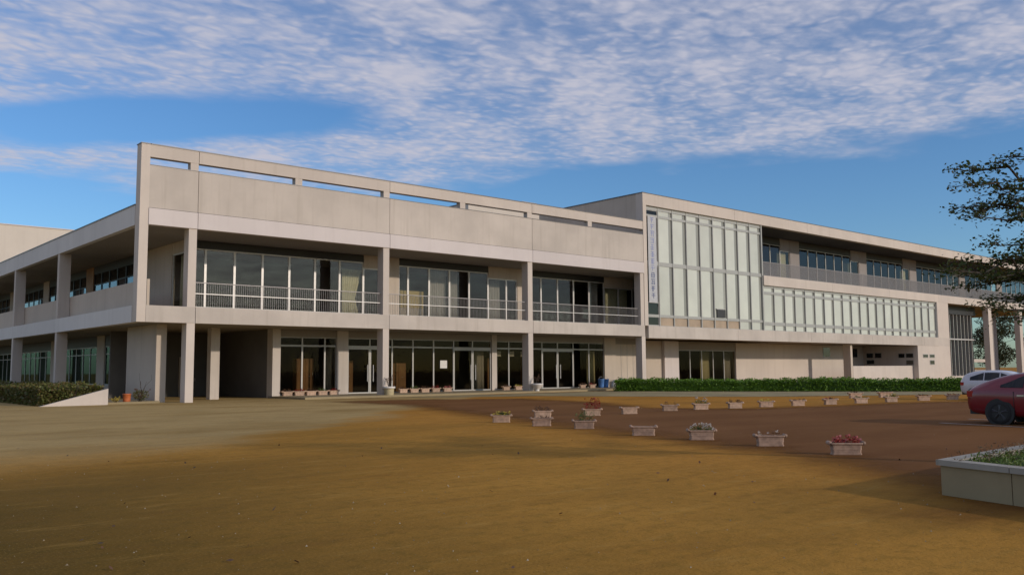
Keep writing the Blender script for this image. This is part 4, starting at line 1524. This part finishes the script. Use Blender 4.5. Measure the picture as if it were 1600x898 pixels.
for i, (y0, y1) in enumerate(((17.0, 19.0), (20.3, 21.3), (30.5, 33.5))):
    curtain(y0, y1, 4.3, 0.8, 3.4, 'curtain', ('cream curtain right of the first left wing column, ground floor', 'narrow cream curtain nearest the first left wing column, ground floor', 'wide cream curtain beyond the second left wing column, ground floor')[i], 0, GC, 'y')

yp = empty('yellow_partition', (17.6, 4.9, Z2), 'low yellow partition board behind the middle upper windows', 'partition')
box('partition_panel', 18.0, 19.5, 4.7, 4.76, Z2 + 0.9, Z2 + 2.1, 'yellow_panel', yp)
box('partition_panel', 19.55, 21.2, 4.7, 4.76, Z2 + 0.9, Z2 + 2.1, 'yellow_panel', yp)
box('partition_base', 18.0, 21.2, 4.72, 4.80, Z2, Z2 + 0.89, 'conc_grey', yp)
for i, (x0, x1, y, h, lab) in enumerate(((11.7, 12.9, 5.2, 2.3, 'brown wooden cabinet behind the left storefront window'), (15.2, 16.3, 6.0, 2.2, 'brown shelf cabinet behind the glass door left of the second column'),
                                         (19.0, 20.2, 5.4, 2.0, 'brown wooden cabinet right of the second column, ground floor'), (27.6, 28.4, 5.4, 2.4, 'brown locker cabinet left of the third column'),
                                         (31.2, 31.9, 5.2, 2.6, 'brown cabinet right of the third column, ground floor'))):
    cb = empty('cabinet', (x0, y, ZF), lab, 'cabinet', 'cabinets inside the ground floor')
    box('cabinet_body', x0, x1, y, y + 0.5, ZF, ZF + h, 'cabinet', cb)
    mid = (x0 + x1) / 2
    for a, b_ in ((x0 + 0.03, mid - 0.01), (mid + 0.01, x1 - 0.03)):
        d = box('cabinet_door', a, b_, y - 0.025, y - 0.001, ZF + 0.08, ZF + h - 0.06, 'cabinet', cb)
        box('door_knob', (a + b_) / 2 - 0.02, (a + b_) / 2 + 0.02, y - 0.05, y - 0.025, ZF + h * 0.5, ZF + h * 0.5 + 0.06, 'alu', d)
tag(box('paper_notice', 22.15, 22.75, 3.985, 3.995, 1.75, 2.30, 'white'), 'blank white paper notice stuck on the storefront glass', 'notice')
for i, x in enumerate((27.6, 28.9, 30.0)):
    tag(box('hanging_paper', x, x + 0.42, 4.3, 4.31, 2.62, 3.0, 'white'),
        ('left of three white papers hanging inside the window by the third column', 'middle of three white papers hanging inside the window by the third column', 'right of three white papers hanging inside the window, nearest the third column')[i],
        'paper', 'papers hanging inside the window')

# vertical banner with blue writing
BN = empty('vertical_banner', (40.2, 0.06, 5.9), 'tall white vertical banner with a column of blue characters', 'banner')
box('banner_cloth', 40.2, 41.25, 0.08, 0.095, 7.0, 14.05, 'banner_cloth', BN)
box('banner_rod', 40.12, 41.33, 0.07, 0.11, 14.05, 14.11, 'alu_dull', BN)
box('banner_rod', 40.12, 41.33, 0.07, 0.11, 6.94, 7.0, 'alu_dull', BN)
rb = random.Random(4)
for k in range(12):
    zc = 13.75 - k * 0.565
    mb = MB()
    s = 0.23
    xc = 40.72
    yv = 0.066 + 0.0
    # brush-like strokes of one illegible character
    for j in range(rb.choice((2, 3, 3))):
        zz = zc + s * (0.85 - j * 0.75) + rb.uniform(-.02, .02)
        hw_ = s * rb.uniform(0.65, 1.05)
        mb.box(xc - hw_, xc + hw_, 0.070, 0.079, zz - 0.028, zz + 0.028)
    for j in range(rb.choice((1, 2, 2))):
        xx = xc + rb.uniform(-0.7, 0.7) * s
        mb.box(xx - 0.028, xx + 0.028, 0.0705, 0.0785, zc - s, zc + s * rb.uniform(0.4, 1.0))
    mb.build('character', 'blue_print' if k < 8 else 'navy_print', BN)

# ------------------------------------------------------------------ cars


def car(name, loc, rz, paint, rim, label, st, wheels, wr, win_x, L):
    """st: stations (x, w_low, z_bot, w_belt, z_belt, w_roof, z_roof), x from rear to front"""
    root = empty(name, loc, label, 'car', None, rz)
    vs, fs = [], []
    for x, wl, zb, wb, zbelt, wr_, zr in st:
        zm = zb + (zbelt - zb) * 0.45
        half = [(wl * 0.80, zb), (wl * 0.96, zb + 0.05), (wb * 1.0, zm), (wb * 1.0, zbelt - 0.10), (wb * 0.965, zbelt),
                (wb * 0.965 + (wr_ - wb * 0.965) * 0.55, zbelt + (zr - zbelt) * 0.52), (wr_, zbelt + (zr - zbelt) * 0.90), (wr_ * 0.80, zr), (0, zr + 0.02)]
        ring = [(x, y, z) for y, z in half] + [(x, -y, z) for y, z in half[-2::-1]]
        vs += ring
    m = 17
    for i in range(len(st) - 1):
        for k in range(m):
            fs.append((i * m + k, i * m + (k + 1) % m, (i + 1) * m + (k + 1) % m, (i + 1) * m + k))
    fs.append(tuple(range(m)))
    fs.append(tuple(range((len(st) - 1) * m, len(st) * m))[::-1])
    mb = MB().add(vs, fs)
    body = mb.build('body', paint, root, local=True, smooth_=True)
    sub = body.modifiers.new('round', 'SUBSURF')
    sub.levels = sub.render_levels = 2

    def at(x):
        for a, b in zip(st[:-1], st[1:]):
            if a[0] <= x <= b[0]:
                t = (x - a[0]) / (b[0] - a[0])
                return [a[i] + (b[i] - a[i]) * t for i in range(7)]
        return st[-1]
    # side windows: strips lying just proud of the cabin side
    for sgn in (1, -1):
        for (xa, xb, za, zb_) in win_x:
            vs, fs = [], []
            nseg = 8
            for k in range(nseg + 1):
                x = xa + (xb - xa) * k / nseg
                s = at(x)
                wbelt, zbelt, wr2, zr = s[3] * 0.965, s[4], s[5], s[6]
                f = za + (zb_ - za) * k / nseg
                for t in (0.12, 0.12 + (0.80 - 0.12) * f):
                    y = wbelt + (wr2 - wbelt) * min(1.0, t / 0.9) + 0.012
                    vs.append((x, sgn * y, zbelt + (zr - zbelt) * t))
                    vs.append((x, sgn * (y - 0.03), zbelt + (zr - zbelt) * t))
            for k in range(nseg):
                a = k * 4
                fs += [(a, a + 4, a + 6, a + 2), (a + 1, a + 3, a + 7, a + 5), (a, a + 1, a + 5, a + 4), (a + 2, a + 6, a + 7, a + 3)]
            MB().add(vs, fs).build('side_window', 'car_glass', root, local=True)
    wmax = max(s[3] for s in st)
    for wx in wheels:
        for sgn in (1, -1):
            yo = sgn * (wmax + 0.005)
            yi = sgn * (wmax - 0.20)
            # dark arch recess
            mb = MB().tube((wx, sgn * (wmax - 0.16), wr), (wx, sgn * (wmax - 0.008), wr), wr + 0.065, wr + 0.065, 28)
            mb.build('wheel_arch', 'black_plastic', root, local=True)
            tmb = MB()
            n = 28
            prof = [(wr - 0.10, yo), (wr - 0.02, yo + sgn * 0.004), (wr, yo - sgn * 0.03), (wr, yi), (wr - 0.1, yi)]
            vs, fs = [], []
            for r_, yy2 in prof:
                for k in range(n):
                    a = 2 * math.pi * k / n
                    vs.append((wx + r_ * math.cos(a), yy2, wr + r_ * math.sin(a)))
            for i in range(len(prof) - 1):
                for k in range(n):
                    fs.append((i * n + k, i * n + (k + 1) % n, (i + 1) * n + (k + 1) % n, (i + 1) * n + k))
            tmb.add(vs, fs)
            wheel = tmb.build('wheel', 'tyre', root, local=True, smooth_=True)
            rm = MB()
            rm.tube((wx, yo - sgn * 0.05, wr), (wx, yo - sgn * 0.045, wr), wr - 0.10, wr - 0.10, 28)
            for k in range(5):
                a = 2 * math.pi * k / 5 + 0.3
                for da in (-0.10, 0.10):
                    rm.tube((wx + 0.05 * math.cos(a), yo - sgn * 0.012, wr + 0.05 * math.sin(a)),
                            (wx + (wr - 0.10) * math.cos(a + da), yo - sgn * 0.02, wr + (wr - 0.10) * math.sin(a + da)), 0.022, 0.016, 6)
            rm.tube((wx, yo - sgn * 0.04, wr), (wx, yo - sgn * 0.004, wr), 0.055, 0.05, 12)
            rm.build('rim', rim, wheel, local=True)
    # rear lights, plate, rear window, door mirror, handles, door seams
    s0 = st[1]
    for sgn in (1, -1):
        mb = MB().box(0.03, 0.20, min(sgn * (s0[3] - 0.30), sgn * (s0[3] + 0.004)), max(sgn * (s0[3] - 0.30), sgn * (s0[3] + 0.004)), s0[4] - 0.20, s0[4] - 0.04)
        mb.build('tail_light', 'tail', root, local=True)
        sm = at(L * 0.66)
        mb = MB()
        yy2 = sgn * (sm[3] + 0.08)
        mb.lathe([(0.02, -0.06), (0.085, -0.05), (0.095, 0.0), (0.085, 0.06), (0.03, 0.075)], (L * 0.66, yy2, sm[4] + 0.06), 10)
        mb.build('door_mirror', paint, root, local=True, smooth_=True)
        for dx in (0.40, 0.60):
            sm = at(L * dx - 0.2)
            h0 = MB().box(L * dx - 0.28, L * dx - 0.10, min(sgn * sm[3], sgn * (sm[3] + 0.03)), max(sgn * sm[3], sgn * (sm[3] + 0.03)), sm[4] - 0.17, sm[4] - 0.14)
            h0.build('door_handle', 'chrome', root, local=True)
        for dx in (0.31, 0.50, 0.68):
            sm = at(L * dx)
            MB().box(L * dx - 0.006, L * dx + 0.006, min(sgn * (sm[3] - 0.02), sgn * (sm[3] + 0.003)), max(sgn * (sm[3] - 0.02), sgn * (sm[3] + 0.003)),
                     sm[2] + 0.12, sm[4] - 0.06).build('door_seam', 'black_plastic', root, local=True)
        MB().box(L * 0.95, L * 0.985, min(sgn * 0.45, sgn * 0.72), max(sgn * 0.45, sgn * 0.72), 0.58, 0.72).build('headlight', 'chrome', root, local=True)
    MB().box(-0.03, 0.05, -0.25, 0.25, 0.62, 0.78).build('number_plate', 'plate', root, local=True)
    MB().box(0.05, 0.3, -wmax * 0.8, wmax * 0.8, 0.26, 0.40).build('rear_bumper', 'black_plastic', root, local=True)
    return root


red_st = [(0.0, 0.70, 0.36, 0.72, 0.86, 0.55, 0.92), (0.10, 0.80, 0.27, 0.82, 0.95, 0.62, 1.03), (0.38, 0.85, 0.22, 0.87, 0.99, 0.64, 1.15),
          (0.85, 0.86, 0.20, 0.885, 0.98, 0.62, 1.33), (1.40, 0.86, 0.19, 0.89, 0.96, 0.61, 1.44), (2.0, 0.86, 0.19, 0.89, 0.94, 0.61, 1.465),
          (2.5, 0.86, 0.19, 0.89, 0.93, 0.60, 1.42), (2.95, 0.86, 0.19, 0.89, 0.92, 0.60, 1.18), (3.25, 0.86, 0.20, 0.885, 0.90, 0.66, 0.98),
          (3.7, 0.85, 0.21, 0.87, 0.84, 0.66, 0.90), (4.05, 0.82, 0.24, 0.83, 0.74, 0.60, 0.80), (4.22, 0.72, 0.34, 0.72, 0.62, 0.50, 0.66)]
car('parked_car', (12.15, -36.2, 0.006), R(-92.5), 'paint_red', 'rim_dark', 'dark red hatchback car cut off by the right edge of the photo', red_st,
    (0.92, 3.42), 0.325, ((0.95, 1.55, 0.25, 1.0), (1.60, 2.30, 1.0, 1.0), (2.36, 2.95, 1.0, 0.35)), 4.22)
white_st = [(0.0, 0.68, 0.38, 0.70, 0.88, 0.60, 0.98), (0.10, 0.76, 0.30, 0.79, 0.94, 0.64, 1.22), (0.35, 0.80, 0.24, 0.82, 0.95, 0.62, 1.40),
            (0.9, 0.81, 0.21, 0.835, 0.94, 0.60, 1.49), (1.6, 0.81, 0.20, 0.84, 0.93, 0.60, 1.51), (2.3, 0.81, 0.20, 0.84, 0.92, 0.59, 1.47),
            (2.8, 0.81, 0.20, 0.84, 0.91, 0.59, 1.20), (3.1, 0.81, 0.21, 0.83, 0.89, 0.64, 0.98), (3.6, 0.79, 0.24, 0.80, 0.80, 0.58, 0.85), (3.8, 0.70, 0.34, 0.70, 0.64, 0.48, 0.68)]
car('parked_car', (30.7, -28.2, 0.006), R(-88), 'paint_white', 'rim', 'white compact car parked behind the dark red car', white_st,
    (0.72, 3.10), 0.29, ((0.5, 1.15, 0.5, 1.0), (1.2, 1.9, 1.0, 1.0), (1.96, 2.75, 1.0, 0.35)), 3.8).scale = (0.94, 0.94, 0.94)

# ------------------------------------------------------------------ small litter on the ground
rg = np.random.default_rng(77)
n = 1500
rr = rg.uniform(2.5, 26, n)
aa = rg.uniform(0.15, 1.25, n)
P = np.zeros((n, 3))
P[:, 0] = -15.2 + rr * np.sin(aa)
P[:, 1] = -47.1 + rr * np.cos(aa)
P[:, 2] = 0.012
sz = 0.003 + 0.011 * rg.uniform(0, 1, n) ** 3
vs, fs = [], []
for p, s in zip(P, sz):
    k = len(vs)
    vs += [(p[0] - s, p[1], 0), (p[0], p[1] - s * .8, 0), (p[0] + s, p[1] + s * .2, 0), (p[0], p[1] + s * .9, 0), (p[0], p[1], s * 1.1)]
    fs += [(k, k + 1, k + 4), (k + 1, k + 2, k + 4), (k + 2, k + 3, k + 4), (k + 3, k, k + 4)]
me = bpy.data.meshes.new('pebbles')
me.from_pydata(vs, [], fs)
me.materials.append(M['pebble'])
o = bpy.data.objects.new('pebbles', me)
COL.objects.link(o)
tag(o, 'tiny pale pebbles scattered over the packed earth', None, None, 'stuff')
n = 70
rr = rg.uniform(3, 22, n)
aa = rg.uniform(0.2, 1.25, n)
P = np.stack([-15.2 + rr * np.sin(aa), -47.1 + rr * np.cos(aa), np.full(n, 0.02)], axis=1)
o = bpy.data.objects.new('fallen_leaves', quads_mesh('fallen_leaves', leaf_quads(P, 0.06, rg, 3.0, 0.6), 'fl_brown'))
COL.objects.link(o)
tag(o, 'few dry leaves fallen on the packed earth', None, None, 'stuff')
